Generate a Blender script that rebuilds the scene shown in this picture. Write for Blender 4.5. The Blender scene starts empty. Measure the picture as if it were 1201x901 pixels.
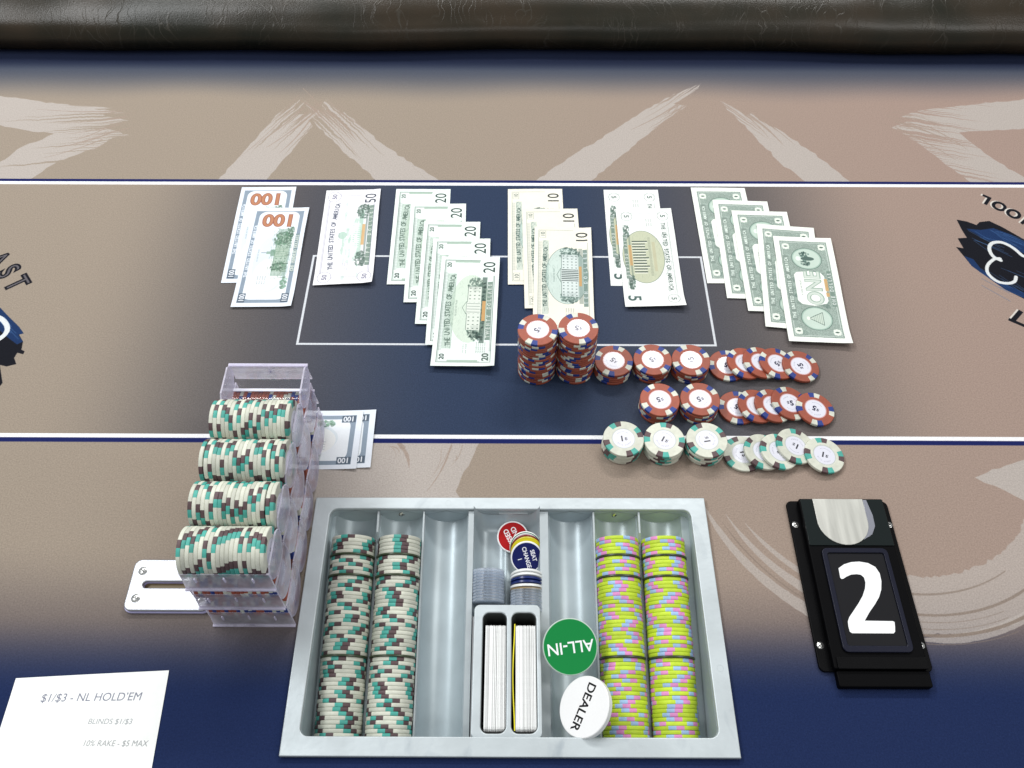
import bpy, bmesh, math, random
import numpy as np
from mathutils import Matrix, Vector, Euler

random.seed(7)
rng = np.random.default_rng(7)
R = math.radians
S = 0.001                                  # everything below is written in millimetres
scene = bpy.context.scene
COL = scene.collection

# ------------------------------------------------------------------ camera
cam_data = bpy.data.cameras.new('camera')
cam_data.sensor_width = 36.0
cam_data.lens = 36.0 * 1000.0 / 1201.0
cam_data.clip_start = 0.02
cam_data.clip_end = 30.0
cam = bpy.data.objects.new('camera', cam_data)
COL.objects.link(cam)
cam.location = (0, 0, 0.716)
cam.rotation_euler = (Matrix.Rotation(R(0.15), 4, 'Z') @ Matrix.Rotation(R(90 - 54.8), 4, 'X')
                      @ Matrix.Rotation(R(0.10), 4, 'Z')).to_euler()
scene.camera = cam

# ------------------------------------------------------------------ world and lamps (indoor light)
world = bpy.data.worlds.new('World')
scene.world = world
world.use_nodes = True
bg = world.node_tree.nodes['Background']
bg.inputs['Color'].default_value = (0.93, 0.97, 1.0, 1)
bg.inputs['Strength'].default_value = 0.36


def area(name, loc, target, sx, sy, power, col):
    d = bpy.data.lights.new(name, 'AREA')
    d.shape = 'RECTANGLE'
    d.size, d.size_y = sx, sy
    d.energy = power
    d.color = col
    o = bpy.data.objects.new(name, d)
    COL.objects.link(o)
    o.location = loc
    o.rotation_euler = (Vector(target) - Vector(loc)).to_track_quat('-Z', 'Y').to_euler()
    return o


area('overhead_light', (-0.9, 2.15, 2.0), (-0.5, 0.5, 0), 1.1, 0.22, 20, (1.0, 0.99, 0.97))
area('overhead_light', (0.6, 2.15, 2.0), (0.2, 0.5, 0), 1.1, 0.22, 29, (1.0, 0.99, 0.97))
area('overhead_light', (-1.45, 0.95, 2.1), (-1.0, 0.7, 0), 1.3, 0.34, 34, (0.97, 0.99, 1.0))
area('overhead_light', (1.5, 0.3, 2.0), (0, 0.5, 0), 0.25, 1.1, 12, (1.0, 0.98, 0.95))
area('overhead_light', (0.0, -0.9, 2.1), (0, 0.4, 0), 1.25, 0.30, 7, (1.0, 0.99, 0.97))  # unseen fill lamp added to brighten the racks' front panels

scene.view_settings.view_transform = 'Standard'
scene.view_settings.look = 'None'
scene.view_settings.gamma = 1.0
scene.view_settings.exposure = 0.0
scene.view_settings.use_curve_mapping = False
scene.cycles.use_denoising = True
scene.cycles.max_bounces = 12
scene.cycles.transparent_max_bounces = 40
scene.cycles.transmission_bounces = 8
scene.cycles.glossy_bounces = 5
scene.cycles.caustics_reflective = False
scene.cycles.caustics_refractive = False


# ------------------------------------------------------------------ little 2D painter for flat print
def text_shape(s, bold=0.0, sx=1.0, _cache={}):
    key = (s, bold, sx)
    if key not in _cache:
        c = bpy.data.curves.new('text', 'FONT')
        c.body = s
        c.size = 1.0
        c.offset = bold
        c.align_x = 'CENTER'
        c.resolution_u = 6
        o = bpy.data.objects.new('text', c)
        me = bpy.data.meshes.new_from_object(o)
        me.calc_loop_triangles()
        v = np.zeros(len(me.vertices) * 3)
        me.vertices.foreach_get('co', v)
        v = v.reshape(-1, 3)[:, :2]
        t = np.array([tuple(x.vertices) for x in me.loop_triangles], int).reshape(-1, 3)
        bpy.data.objects.remove(o)
        bpy.data.curves.remove(c)
        bpy.data.meshes.remove(me)
        v = v * [sx, 1] - [0, 0.35]
        _cache[key] = (v, t)
    return _cache[key]


class Paint:
    """Canvas of w x h mm, origin at its lower left corner, colours written as display values."""

    def __init__(s, w, h, res, bg, x0=0.0, y0=0.0):
        s.w, s.h, s.res, s.x0, s.y0 = w, h, res, x0, y0
        s.W, s.H = int(round(w * res)), int(round(h * res))
        s.a = np.empty((s.H, s.W, 3), np.float32)
        s.a[:] = bg

    def _box(s, x0, x1, y0, y1):
        i0 = max(0, int((x0 - s.x0) * s.res) - 1)
        i1 = min(s.W, int((x1 - s.x0) * s.res) + 2)
        j0 = max(0, int((y0 - s.y0) * s.res) - 1)
        j1 = min(s.H, int((y1 - s.y0) * s.res) + 2)
        return i0, i1, j0, j1

    def _grid(s, b, ox, oy):
        i0, i1, j0, j1 = b
        x = s.x0 + (np.arange(i0, i1) + ox) / s.res
        y = s.y0 + (np.arange(j0, j1) + oy) / s.res
        return x[None, :], y[:, None]

    def _mix(s, b, m, col, a):
        i0, i1, j0, j1 = b
        m = (m * a)[..., None].astype(np.float32)
        s.a[j0:j1, i0:i1] = s.a[j0:j1, i0:i1] * (1 - m) + np.array(col, np.float32) * m

    def mask(s, b, fn):
        m = 0
        for ox in (0.25, 0.75):
            for oy in (0.25, 0.75):
                m = m + fn(*s._grid(b, ox, oy)).astype(np.float32)
        return m / 4

    def poly(s, pts, col, a=1.0, soft=None):
        p = np.array(pts, float)
        b = s._box(p[:, 0].min(), p[:, 0].max(), p[:, 1].min(), p[:, 1].max())
        if b[0] >= b[1] or b[2] >= b[3]:
            return

        def fn(X, Y):
            ins = np.zeros((Y.shape[0], X.shape[1]), bool)
            n = len(p)
            for i in range(n):
                x1, y1 = p[i]
                x2, y2 = p[(i + 1) % n]
                if y1 == y2:
                    continue
                c = (Y > min(y1, y2)) & (Y <= max(y1, y2))
                xi = x1 + (Y - y1) * (x2 - x1) / (y2 - y1)
                ins ^= c & (X < xi)
            return ins
        m = s.mask(b, fn)
        if soft is not None:
            X, Y = s._grid(b, .5, .5)
            m = m * soft(X, Y)
        s._mix(b, m, col, a)

    def rect(s, x0, y0, x1, y1, col, a=1.0):
        s.poly([(x0, y0), (x1, y0), (x1, y1), (x0, y1)], col, a)

    def frame(s, x0, y0, x1, y1, w, col, a=1.0):
        s.rect(x0, y0, x1, y0 + w, col, a)
        s.rect(x0, y1 - w, x1, y1, col, a)
        s.rect(x0, y0 + w, x0 + w, y1 - w, col, a)
        s.rect(x1 - w, y0 + w, x1, y1 - w, col, a)

    def ell(s, cx, cy, rx, ry, col, a=1.0, ring=None):
        b = s._box(cx - rx, cx + rx, cy - ry, cy + ry)

        def fn(X, Y):
            d = ((X - cx) / rx) ** 2 + ((Y - cy) / ry) ** 2 <= 1
            if ring:
                d &= ((X - cx) / (rx - ring)) ** 2 + ((Y - cy) / (ry - ring)) ** 2 > 1
            return d
        s._mix(b, s.mask(b, fn), col, a)

    def line(s, pts, w, col, a=1.0):
        for (x1, y1), (x2, y2) in zip(pts[:-1], pts[1:]):
            L = math.hypot(x2 - x1, y2 - y1) or 1
            nx, ny = -(y2 - y1) / L * w / 2, (x2 - x1) / L * w / 2
            s.poly([(x1 + nx, y1 + ny), (x2 + nx, y2 + ny), (x2 - nx, y2 - ny), (x1 - nx, y1 - ny)], col, a)

    def text(s, t, cx, cy, size, col, rot=0.0, bold=0.0, sx=1.0, a=1.0, shear=0.0):
        v, tr = text_shape(t, bold, sx)
        if not len(tr):
            return
        v = v * size
        v = np.c_[v[:, 0] + shear * v[:, 1], v[:, 1]]
        c, sn = math.cos(R(rot)), math.sin(R(rot))
        v = np.c_[cx + v[:, 0] * c - v[:, 1] * sn, cy + v[:, 0] * sn + v[:, 1] * c]
        b = s._box(v[:, 0].min(), v[:, 0].max(), v[:, 1].min(), v[:, 1].max())
        if b[0] >= b[1] or b[2] >= b[3]:
            return
        M = np.zeros((b[3] - b[2], b[1] - b[0]), np.float32)
        for q in tr:
            P = v[q]
            bb = s._box(P[:, 0].min(), P[:, 0].max(), P[:, 1].min(), P[:, 1].max())
            bb = (max(bb[0], b[0]), min(bb[1], b[1]), max(bb[2], b[2]), min(bb[3], b[3]))
            if bb[0] >= bb[1] or bb[2] >= bb[3]:
                continue

            def fn(X, Y):
                d = []
                for k in range(3):
                    x1, y1 = P[k]
                    x2, y2 = P[(k + 1) % 3]
                    d.append((x2 - x1) * (Y - y1) - (y2 - y1) * (X - x1))
                return ((d[0] >= 0) & (d[1] >= 0) & (d[2] >= 0)) | ((d[0] <= 0) & (d[1] <= 0) & (d[2] <= 0))
            M[bb[2] - b[2]:bb[3] - b[2], bb[0] - b[0]:bb[1] - b[0]] += s.mask(bb, fn)
        s._mix(b, np.clip(M, 0, 1), col, a)

    def arc_text(s, t, cx, cy, r, size, a0, a1, col, bold=0.0, sx=1.0, a=1.0):
        for i, ch in enumerate(t):
            if ch == ' ':
                continue
            an = a0 + (a1 - a0) * (i + .5) / len(t)
            s.text(ch, cx + r * math.cos(R(an)), cy + r * math.sin(R(an)), size, col, an - 90, bold, sx, a)

    def speckle(s, x0, y0, x1, y1, amp, cell=0.6, seed=0):
        i0, i1, j0, j1 = s._box(x0, x1, y0, y1)
        k = max(1, int(cell * s.res))
        g = np.random.default_rng(seed).normal(0, amp, ((j1 - j0) // k + 2, (i1 - i0) // k + 2))
        g = np.kron(g, np.ones((k, k)))[:j1 - j0, :i1 - i0]
        s.a[j0:j1, i0:i1] += g[..., None]

    def image(s, name):
        im = bpy.data.images.new(name, s.W, s.H, alpha=False)
        px = np.ones((s.H, s.W, 4), np.float32)
        px[..., :3] = np.clip(s.a, 0, 1)
        im.pixels.foreach_set(px.ravel())
        im.update()
        im.pack()
        return im


# ------------------------------------------------------------------ materials
def new_mat(name):
    m = bpy.data.materials.new(name)
    m.use_nodes = True
    nt = m.node_tree
    b = nt.nodes['Principled BSDF']
    return m, nt, b


def srgb(c):
    return tuple(((x / 255) / 12.92 if x / 255 <= .04045 else ((x / 255 + .055) / 1.055) ** 2.4) for x in c) + (1,)


def mat(name, rgb, rough=0.5, metal=0.0, coat=0.0, noise=0.0, nscale=300.0, bump=0.0, bscale=800.0, spec=0.5, aniso=None):
    """rgb is linear base colour; noise varies it in patches, bump gives fine relief."""
    m, nt, b = new_mat(name)
    b.inputs['Base Color'].default_value = tuple(rgb) + (1,)
    b.inputs['Roughness'].default_value = rough
    b.inputs['Metallic'].default_value = metal
    b.inputs['Coat Weight'].default_value = coat
    b.inputs['Specular IOR Level'].default_value = spec
    tc = nt.nodes.new('ShaderNodeTexCoord')
    src = tc.outputs['Object']
    if aniso:
        mp = nt.nodes.new('ShaderNodeMapping')
        mp.inputs['Scale'].default_value = aniso
        nt.links.new(src, mp.inputs['Vector'])
        src = mp.outputs['Vector']
    if noise:
        n = nt.nodes.new('ShaderNodeTexNoise')
        n.inputs['Scale'].default_value = nscale
        n.inputs['Detail'].default_value = 5
        nt.links.new(src, n.inputs['Vector'])
        r = nt.nodes.new('ShaderNodeMapRange')
        r.inputs['From Min'].default_value = .3
        r.inputs['From Max'].default_value = .7
        r.inputs['To Min'].default_value = 1 - noise
        r.inputs['To Max'].default_value = 1 + noise
        nt.links.new(n.outputs['Fac'], r.inputs['Value'])
        mx = nt.nodes.new('ShaderNodeVectorMath')
        mx.operation = 'SCALE'
        mx.inputs[0].default_value = rgb
        nt.links.new(r.outputs['Result'], mx.inputs['Scale'])
        nt.links.new(mx.outputs['Vector'], b.inputs['Base Color'])
    if bump:
        n2 = nt.nodes.new('ShaderNodeTexNoise')
        n2.inputs['Scale'].default_value = bscale
        n2.inputs['Detail'].default_value = 4
        nt.links.new(src, n2.inputs['Vector'])
        bp = nt.nodes.new('ShaderNodeBump')
        bp.inputs['Strength'].default_value = bump
        bp.inputs['Distance'].default_value = 0.0005
        nt.links.new(n2.outputs['Fac'], bp.inputs['Height'])
        nt.links.new(bp.outputs['Normal'], b.inputs['Normal'])
    return m


def print_mat(name, img, rough=0.6, noise=0.05, nscale=900.0, bump=0.0, coat=0.0, interp='Linear'):
    m, nt, b = new_mat(name)
    t = nt.nodes.new('ShaderNodeTexImage')
    t.image = img
    t.interpolation = interp
    t.extension = 'EXTEND'
    tc = nt.nodes.new('ShaderNodeTexCoord')
    nt.links.new(tc.outputs['UV'], t.inputs['Vector'])
    n = nt.nodes.new('ShaderNodeTexNoise')
    n.inputs['Scale'].default_value = nscale
    n.inputs['Detail'].default_value = 3
    nt.links.new(tc.outputs['Object'], n.inputs['Vector'])
    r = nt.nodes.new('ShaderNodeMapRange')
    r.inputs['From Min'].default_value = .3
    r.inputs['From Max'].default_value = .7
    r.inputs['To Min'].default_value = 1 - noise
    r.inputs['To Max'].default_value = 1 + noise
    nt.links.new(n.outputs['Fac'], r.inputs['Value'])
    mx = nt.nodes.new('ShaderNodeVectorMath')
    mx.operation = 'SCALE'
    nt.links.new(t.outputs['Color'], mx.inputs[0])
    nt.links.new(r.outputs['Result'], mx.inputs['Scale'])
    nt.links.new(mx.outputs['Vector'], b.inputs['Base Color'])
    b.inputs['Roughness'].default_value = rough
    b.inputs['Coat Weight'].default_value = coat
    b.inputs['Coat Roughness'].default_value = 0.12
    if bump:
        bp = nt.nodes.new('ShaderNodeBump')
        bp.inputs['Strength'].default_value = bump
        bp.inputs['Distance'].default_value = 0.0004
        nt.links.new(n.outputs['Fac'], bp.inputs['Height'])
        nt.links.new(bp.outputs['Normal'], b.inputs['Normal'])
    return m


def clear_mat(name, tint, haze, hazecol, rough=0.05, ior=1.5, scuff=70.0):
    """clear plastic sheet: see-through with a fresnel sheen and a little scuffed haze"""
    m = bpy.data.materials.new(name)
    m.use_nodes = True
    nt = m.node_tree
    nt.nodes.clear()
    out = nt.nodes.new('ShaderNodeOutputMaterial')
    tr = nt.nodes.new('ShaderNodeBsdfTransparent')
    tr.inputs['Color'].default_value = tint + (1,)
    gl = nt.nodes.new('ShaderNodeBsdfGlossy')
    gl.inputs['Roughness'].default_value = rough
    df = nt.nodes.new('ShaderNodeBsdfDiffuse')
    df.inputs['Color'].default_value = hazecol + (1,)
    fr = nt.nodes.new('ShaderNodeFresnel')
    # same sheen whichever side of the sheet is met
    geo = nt.nodes.new('ShaderNodeNewGeometry')
    io = nt.nodes.new('ShaderNodeMapRange')
    io.inputs['To Min'].default_value = ior
    io.inputs['To Max'].default_value = 1 / ior
    nt.links.new(geo.outputs['Backfacing'], io.inputs['Value'])
    nt.links.new(io.outputs['Result'], fr.inputs['IOR'])
    lw = nt.nodes.new('ShaderNodeLayerWeight')
    lw.inputs['Blend'].default_value = 0.35
    tc = nt.nodes.new('ShaderNodeTexCoord')
    ns = nt.nodes.new('ShaderNodeTexNoise')
    ns.inputs['Scale'].default_value = scuff
    ns.inputs['Detail'].default_value = 6
    nt.links.new(tc.outputs['Object'], ns.inputs['Vector'])
    mr = nt.nodes.new('ShaderNodeMapRange')
    mr.inputs['From Min'].default_value = .35
    mr.inputs['From Max'].default_value = .75
    mr.inputs['To Min'].default_value = haze * .5
    mr.inputs['To Max'].default_value = haze * 1.9
    nt.links.new(ns.outputs['Fac'], mr.inputs['Value'])
    ad = nt.nodes.new('ShaderNodeMath')
    ad.operation = 'MULTIPLY_ADD'
    ad.use_clamp = True
    ad.inputs[1].default_value = haze * 2.2
    nt.links.new(lw.outputs['Facing'], ad.inputs[0])
    nt.links.new(mr.outputs['Result'], ad.inputs[2])
    m1 = nt.nodes.new('ShaderNodeMixShader')
    m2 = nt.nodes.new('ShaderNodeMixShader')
    nt.links.new(ad.outputs[0], m1.inputs['Fac'])
    nt.links.new(tr.outputs[0], m1.inputs[1])
    tl = nt.nodes.new('ShaderNodeBsdfTranslucent')
    tl.inputs['Color'].default_value = hazecol + (1,)
    md = nt.nodes.new('ShaderNodeMixShader')
    md.inputs['Fac'].default_value = .55
    nt.links.new(df.outputs[0], md.inputs[1])
    nt.links.new(tl.outputs[0], md.inputs[2])
    nt.links.new(md.outputs[0], m1.inputs[2])
    nt.links.new(fr.outputs[0], m2.inputs['Fac'])
    nt.links.new(m1.outputs[0], m2.inputs[1])
    nt.links.new(gl.outputs[0], m2.inputs[2])
    nt.links.new(m2.outputs[0], out.inputs['Surface'])
    return m


# ------------------------------------------------------------------ mesh helpers (millimetres in, metres out)
class MB:
    def __init__(s):
        s.v, s.f, s.m = [], [], []

    def add(s, vs, fs, mi=0):
        o = len(s.v)
        s.v += [tuple(p) for p in vs]
        s.f += [tuple(i + o for i in f) for f in fs]
        s.m += ([mi] * len(fs) if isinstance(mi, int) else list(mi))

    def box(s, x0, x1, y0, y1, z0, z1, mi=0):
        vs = [(x, y, z) for z in (z0, z1) for y in (y0, y1) for x in (x0, x1)]
        s.add(vs, [(0, 2, 3, 1), (4, 5, 7, 6), (0, 1, 5, 4), (2, 6, 7, 3), (0, 4, 6, 2), (1, 3, 7, 5)], mi)

    def prism(s, pts, z0, z1, mi=0):
        n = len(pts)
        s.add([(x, y, z0) for x, y in pts] + [(x, y, z1) for x, y in pts],
              [tuple(range(n - 1, -1, -1)), tuple(range(n, 2 * n))] + [(i, (i + 1) % n, n + (i + 1) % n, n + i) for i in range(n)], mi)

    def lathe(s, prof, n, mats=0, cx=0, cy=0):
        """prof: (r, z) from bottom centre to top centre, spun about z"""
        vs, fs, ms = [], [], []
        rows = []
        for r, z in prof:
            if r == 0:
                rows.append([len(vs)])
                vs.append((cx, cy, z))
            else:
                rows.append(list(range(len(vs), len(vs) + n)))
                vs += [(cx + r * math.cos(2 * math.pi * i / n), cy + r * math.sin(2 * math.pi * i / n), z) for i in range(n)]
        for k in range(len(rows) - 1):
            a, b = rows[k], rows[k + 1]
            for i in range(n):
                j = (i + 1) % n
                if len(a) == 1:
                    f = (a[0], b[j], b[i])
                elif len(b) == 1:
                    f = (a[i], a[j], b[0])
                else:
                    f = (a[i], a[j], b[j], b[i])
                fs.append(f)
                ms.append(mats if isinstance(mats, int) else mats(k, i))
        s.add(vs, fs, ms)

    def mesh(s, name, mats, smooth=False, uv=None, angle=35):
        me = bpy.data.meshes.new(name)
        me.from_pydata([(x * S, y * S, z * S) for x, y, z in s.v], [], s.f)
        for m in mats:
            me.materials.append(m)
        me.polygons.foreach_set('material_index', s.m)
        if uv:
            l = me.uv_layers.new(name='print')
            for p in me.polygons:
                for li in p.loop_indices:
                    l.data[li].uv = uv(*s.v[me.loops[li].vertex_index])
        if smooth:
            me.polygons.foreach_set('use_smooth', [True] * len(me.polygons))
            if angle:
                me.set_sharp_from_angle(angle=R(angle))
        me.update()
        return me


def obj(name, me, parent=None, loc=(0, 0, 0), rot=(0, 0, 0), label=None, cat=None, group=None, kind=None):
    o = bpy.data.objects.new(name, me)
    COL.objects.link(o)
    o.location = [c * S for c in loc]
    o.rotation_euler = rot
    if parent:
        o.parent = parent
    if label:
        o['label'] = label
    if cat:
        o['category'] = cat
    if group:
        o['group'] = group
    if kind:
        o['kind'] = kind
    return o


def rrect(x0, x1, y0, y1, r, n=6):
    pts = []
    for cx, cy, a in ((x1 - r, y1 - r, 0), (x0 + r, y1 - r, 90), (x0 + r, y0 + r, 180), (x1 - r, y0 + r, 270)):
        for k in range(n + 1):
            t = R(a + 90 * k / n)
            pts.append((cx + r * math.cos(t), cy + r * math.sin(t)))
    return pts


def plate(name, outline, holes, z0, z1, mats, bevel=0.0, smooth=True):
    """flat plate with holes and softened edges, from a filled 2D curve"""
    c = bpy.data.curves.new('plate', 'CURVE')
    c.dimensions = '2D'
    c.fill_mode = 'BOTH'
    c.extrude = ((z1 - z0) / 2 - bevel) * S
    c.bevel_depth = bevel * S
    c.bevel_resolution = 2
    c.offset = -bevel * S
    for pts in [outline] + list(holes):
        sp = c.splines.new('POLY')
        sp.points.add(len(pts) - 1)
        for i, (x, y) in enumerate(pts):
            sp.points[i].co = (x * S, y * S, 0, 1)
        sp.use_cyclic_u = True
    o = bpy.data.objects.new('plate', c)
    me = bpy.data.meshes.new_from_object(o)
    bpy.data.objects.remove(o)
    bpy.data.curves.remove(c)
    me.name = name
    me.transform(Matrix.Translation((0, 0, (z0 + z1) / 2 * S)))
    me.materials.clear()
    for m in mats:
        me.materials.append(m)
    if smooth:
        me.polygons.foreach_set('use_smooth', [True] * len(me.polygons))
        me.set_sharp_from_angle(angle=R(40))
    return me


# ================================================================== the table
LINE_FAR, LINE_NEAR = 806.5, 440.0


def smooth(x, a, b):
    t = np.clip((x - a) / (b - a), 0, 1)
    return t * t * (3 - 2 * t)


def build_print():
    p = Paint(1500, 1010, 2.0, (0, 0, 0), -750, 110)
    X = p.x0 + (np.arange(p.W) + .5) / p.res
    Y = p.y0 + (np.arange(p.H) + .5) / p.res
    X, Y = X[None, :], Y[:, None]
    tan = np.array([143, 131, 118]) / 255
    pink = np.array([150, 130, 120]) / 255
    navy = np.array([22, 32, 66]) / 255
    grey = np.array([82, 79, 81]) / 255
    g = (smooth(X, -200, 650) + 0 * Y)[..., None]
    p.a[:] = tan * (1 - g) + pink * g
    # printed fade to navy along the far edge and along the dealer's edge
    wob = 8 * np.sin(X / 90) + 5 * np.sin(X / 37 + 1)
    f = (smooth(Y, 965 + wob * .5, 1048))[..., None]
    p.a = p.a * (1 - f) + np.array([64, 70, 84]) / 255 * f
    f = (smooth(Y, 1034 + 0 * X, 1060))[..., None]
    p.a = p.a * (1 - f) + np.array([22, 29, 50]) / 255 * f
    lo = 258 - 10 * np.sin(X / 300) + 22 * smooth(np.abs(X), 250, 700)
    f = (1 - smooth(Y, 205 + 0 * X, lo + 55))[..., None]
    mid = np.array([88, 80, 82]) / 255
    f2 = (1 - smooth(Y, 190 + 0 * X, 262 + 0 * X))[..., None]
    p.a = p.a * (1 - f) + mid * f
    p.a = p.a * (1 - f2) + np.array([27, 40, 76]) / 255 * f2

    # brush strokes (pale)
    pale = np.array([168, 160, 154]) / 255
    strokes = {
        'S1': [(-730, 982), (-693, 977), (-612, 961), (-534, 952), (-559, 950), (-515, 942), (-545, 939), (-536, 934), (-505, 926), (-530, 918), (-534, 911), (-521, 906), (-494, 895), (-518, 891), (-522, 886), (-530, 874), (-575, 844), (-601, 809), (-666, 809), (-670, 820), (-647, 844), (-628, 874), (-596, 899), (-632, 905), (-672, 916), (-707, 921)],
        'S2': [(-366, 811), (-346, 859), (-323, 916), (-304, 960), (-308, 940), (-288, 972), (-293, 944), (-281, 969), (-286, 940), (-260, 942), (-270, 928), (-263, 916), (-277, 884), (-307, 811)],
        'S3': [(-282, 970), (-267, 953), (-252, 944), (-257, 962), (-251, 975), (-230, 943), (-224, 946), (-198, 913), (-167, 879), (-87, 807), (-166, 807), (-221, 871), (-267, 930)],
        'S4': [(23, 808), (78, 864), (135, 915), (203, 977), (256, 1011), (245, 993), (226, 976), (213, 965), (232, 961), (210, 938), (192, 924), (155, 881), (92, 808)],
        'S5': [(274, 973), (292, 958), (306, 940), (315, 947), (322, 931), (341, 916), (377, 870), (417, 810), (362, 810), (331, 854), (307, 907)],
        'S6': [(760, 992), (721, 984), (686, 978), (624, 967), (541, 954), (511, 939), (524, 934), (492, 917), (509, 900), (536, 858), (565, 811), (700, 811), (633, 822), (598, 867), (578, 908), (665, 916), (760, 925)],
        'S7': [(-135, 436), (-32, 436), (-54, 381), (-46, 369), (-201, 340), (-213, 395), (-215, 436)],
        'S8': [(441, 398), (522, 427), (560, 400), (499, 362), (479, 374), (465, 384)],
    }
    tips = {'S1': (-498, 912, -1, -.12, 190), 'S2': (-284, 968, -.5, -.87, 150), 'S3': (-262, 968, .62, -.78, 150), 'S4': (244, 995, -.72, -.69, 150),
            'S5': (290, 962, .62, -.78, 130), 'S6': (498, 915, 1, -.25, 150)}
    # the shapes repeat far outside the view in the same manner
    for k, q in strokes.items():
        jag = []
        n = len(q)
        for i in range(n):
            (x1, y1), (x2, y2) = q[i], q[(i + 1) % n]
            L = math.hypot(x2 - x1, y2 - y1)
            m = max(1, int(L / 7))
            for t in range(m):
                e = 0.0 if t == 0 else random.gauss(0, .9)
                u = t / m
                jag.append((x1 + (x2 - x1) * u - (y2 - y1) / L * e, y1 + (y2 - y1) * u + (x2 - x1) / L * e))
        soft = None
        if k in tips:
            tx, ty, dx, dy, Ln = tips[k]
            nn = math.hypot(dx, dy)
            dx, dy = dx / nn, dy / nn
            rs = np.random.default_rng(len(jag))
            line = np.convolve(rs.random(900), [.25, .5, .25], 'same')
            line = (line - line.min()) / (line.max() - line.min())
            wobl = np.convolve(rs.normal(0, 1, 900), np.ones(25) / 25, 'same') * 9

            def soft(X_, Y_, tx=tx, ty=ty, dx=dx, dy=dy, Ln=Ln, line=line, wobl=wobl):
                al = (X_ - tx) * dx + (Y_ - ty) * dy
                pe = -(X_ - tx) * dy + (Y_ - ty) * dx
                ia = np.clip(al * 2 + 200, 0, 899).astype(int)
                ip = np.clip((pe * (1 + .12 * np.clip(1 - al / Ln, 0, 1)) + wobl[ia] * .35) * 1.3 + 450, 0, 899).astype(int)
                thr = .40 + .62 * np.clip(al / Ln, 0, 1)
                g_ = smooth(line[ip], thr - .05, thr + .05)
                return 1 - .92 * g_
        p.poly(jag, pale, .93, soft)
    base = (tan + pink) / 2 * [1.0, 1.0, 1.0]

    def streak(x1, y1, x2, y2, w, col=None, a=.8):
        n = 14
        up, dn = [], []
        L = math.hypot(x2 - x1, y2 - y1)
        nx, ny = -(y2 - y1) / L, (x2 - x1) / L
        for i in range(n + 1):
            t = i / n
            ww = w * (1 - t) ** .6 * random.uniform(.6, 1.1)
            c = 3 * math.sin(t * 3)
            x, y = x1 + (x2 - x1) * t + nx * c, y1 + (y2 - y1) * t + ny * c
            up.append((x + nx * ww / 2, y + ny * ww / 2))
            dn.append((x - nx * ww / 2, y - ny * ww / 2))
        p.poly(up + dn[::-1], base if col is None else col, a)
    for s_ in [(-262, 950, -318, 872, 4), (-280, 955, -338, 870, 2.6), (-268, 930, -300, 860, 3), (-291, 962, -350, 850, 1.6),
               (-250, 950, -205, 890, 5), (-262, 952, -205, 880, 2.5), (-276, 962, -190, 845, 2.2), (-240, 950, -190, 902, 2),
               (-512, 934, -600, 920, 3), (-516, 918, -585, 898, 2.5), (-520, 945, -640, 950, 2), (-525, 900, -590, 870, 3), (-530, 888, -600, 850, 2.2),
               (226, 972, 150, 910, 3.5), (235, 965, 175, 910, 3), (222, 955, 180, 912, 2),
               (308, 945, 345, 880, 5), (318, 940, 360, 880, 2.5), (300, 950, 330, 890, 2),
               (500, 930, 575, 880, 4), (497, 918, 560, 850, 3), (515, 938, 600, 905, 3), (540, 920, 580, 870, 2.2), (510, 925, 560, 900, 2),
               (-112, 434, -100, 405, 6), (-60, 432, -82, 380, 2.2), (-150, 430, -165, 400, 3)]:
        streak(*s_)
        x1_, y1_, x2_, y2_, w_ = s_
        for q_ in range(4):
            o1, o2 = random.uniform(-13, 13), random.uniform(-9, 9)
            u0, u1 = random.uniform(-.25, .2), random.uniform(.25, .8)
            L_ = math.hypot(x2_ - x1_, y2_ - y1_)
            nx_, ny_ = -(y2_ - y1_) / L_, (x2_ - x1_) / L_
            streak(x1_ + (x2_ - x1_) * u0 + nx_ * o1, y1_ + (y2_ - y1_) * u0 + ny_ * o1,
                   x1_ + (x2_ - x1_) * u1 + nx_ * (o1 * .7 + o2 * .3), y1_ + (y2_ - y1_) * u1 + ny_ * (o1 * .7 + o2 * .3), random.uniform(.7, 1.8), None, .7)
    # big round stroke at the near right: arcs of unequal length and width
    cx, cy = 366.0, 430.0

    def arc(r0, r1, a0, a1, w0, w1, col=pale, al=.72, squash=1.0):
        n = 60
        up, dn = [], []
        for i in range(n + 1):
            t = i / n
            an = R(a0 + (a1 - a0) * t)
            r = r0 + (r1 - r0) * t
            w = (w0 + (w1 - w0) * t) * min(1, 6 * t + .15) * random.uniform(.93, 1.05)
            up.append((cx + (r + w / 2) * math.cos(an), cy + (r + w / 2) * math.sin(an) * squash))
            dn.append((cx + (r - w / 2) * math.cos(an), cy + (r - w / 2) * math.sin(an) * squash))
        p.poly(up + dn[::-1], col, al)
    arc(198, 196, 197, 262, 4, 16)
    arc(183, 178, 203, 262, 2.5, 15)
    arc(172, 163, 208, 262, 3, 10)
    arc(158, 160, 250, 345, 52, 58)
    arc(190, 178, 262, 340, 8, 10)
    mudt = base * .86
    arc(168, 166, 252, 330, 2.2, 2.5, mudt, .8)
    arc(186, 183, 256, 345, 3.0, 2.5, mudt, .9)
    arc(150, 146, 255, 300, 2.5, 1, mudt, .7)
    arc(190, 189, 205, 240, 1.5, 1.2, mudt, .7)
    for r_ in (174, 180, 193):
        arc(r_, r_, 250 + random.uniform(-6, 6), 290, 1, .6, mudt, .6)

    # the print band between the two lines
    b = (Y > LINE_NEAR - 2) & (Y < LINE_FAR + 2)
    c1 = smooth(np.abs(X + 18), 560 - 20, 215)          # 0 outside .. 1 towards the middle
    c1 = 1 - smooth(np.abs(X + 12), 165, 520)
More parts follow.
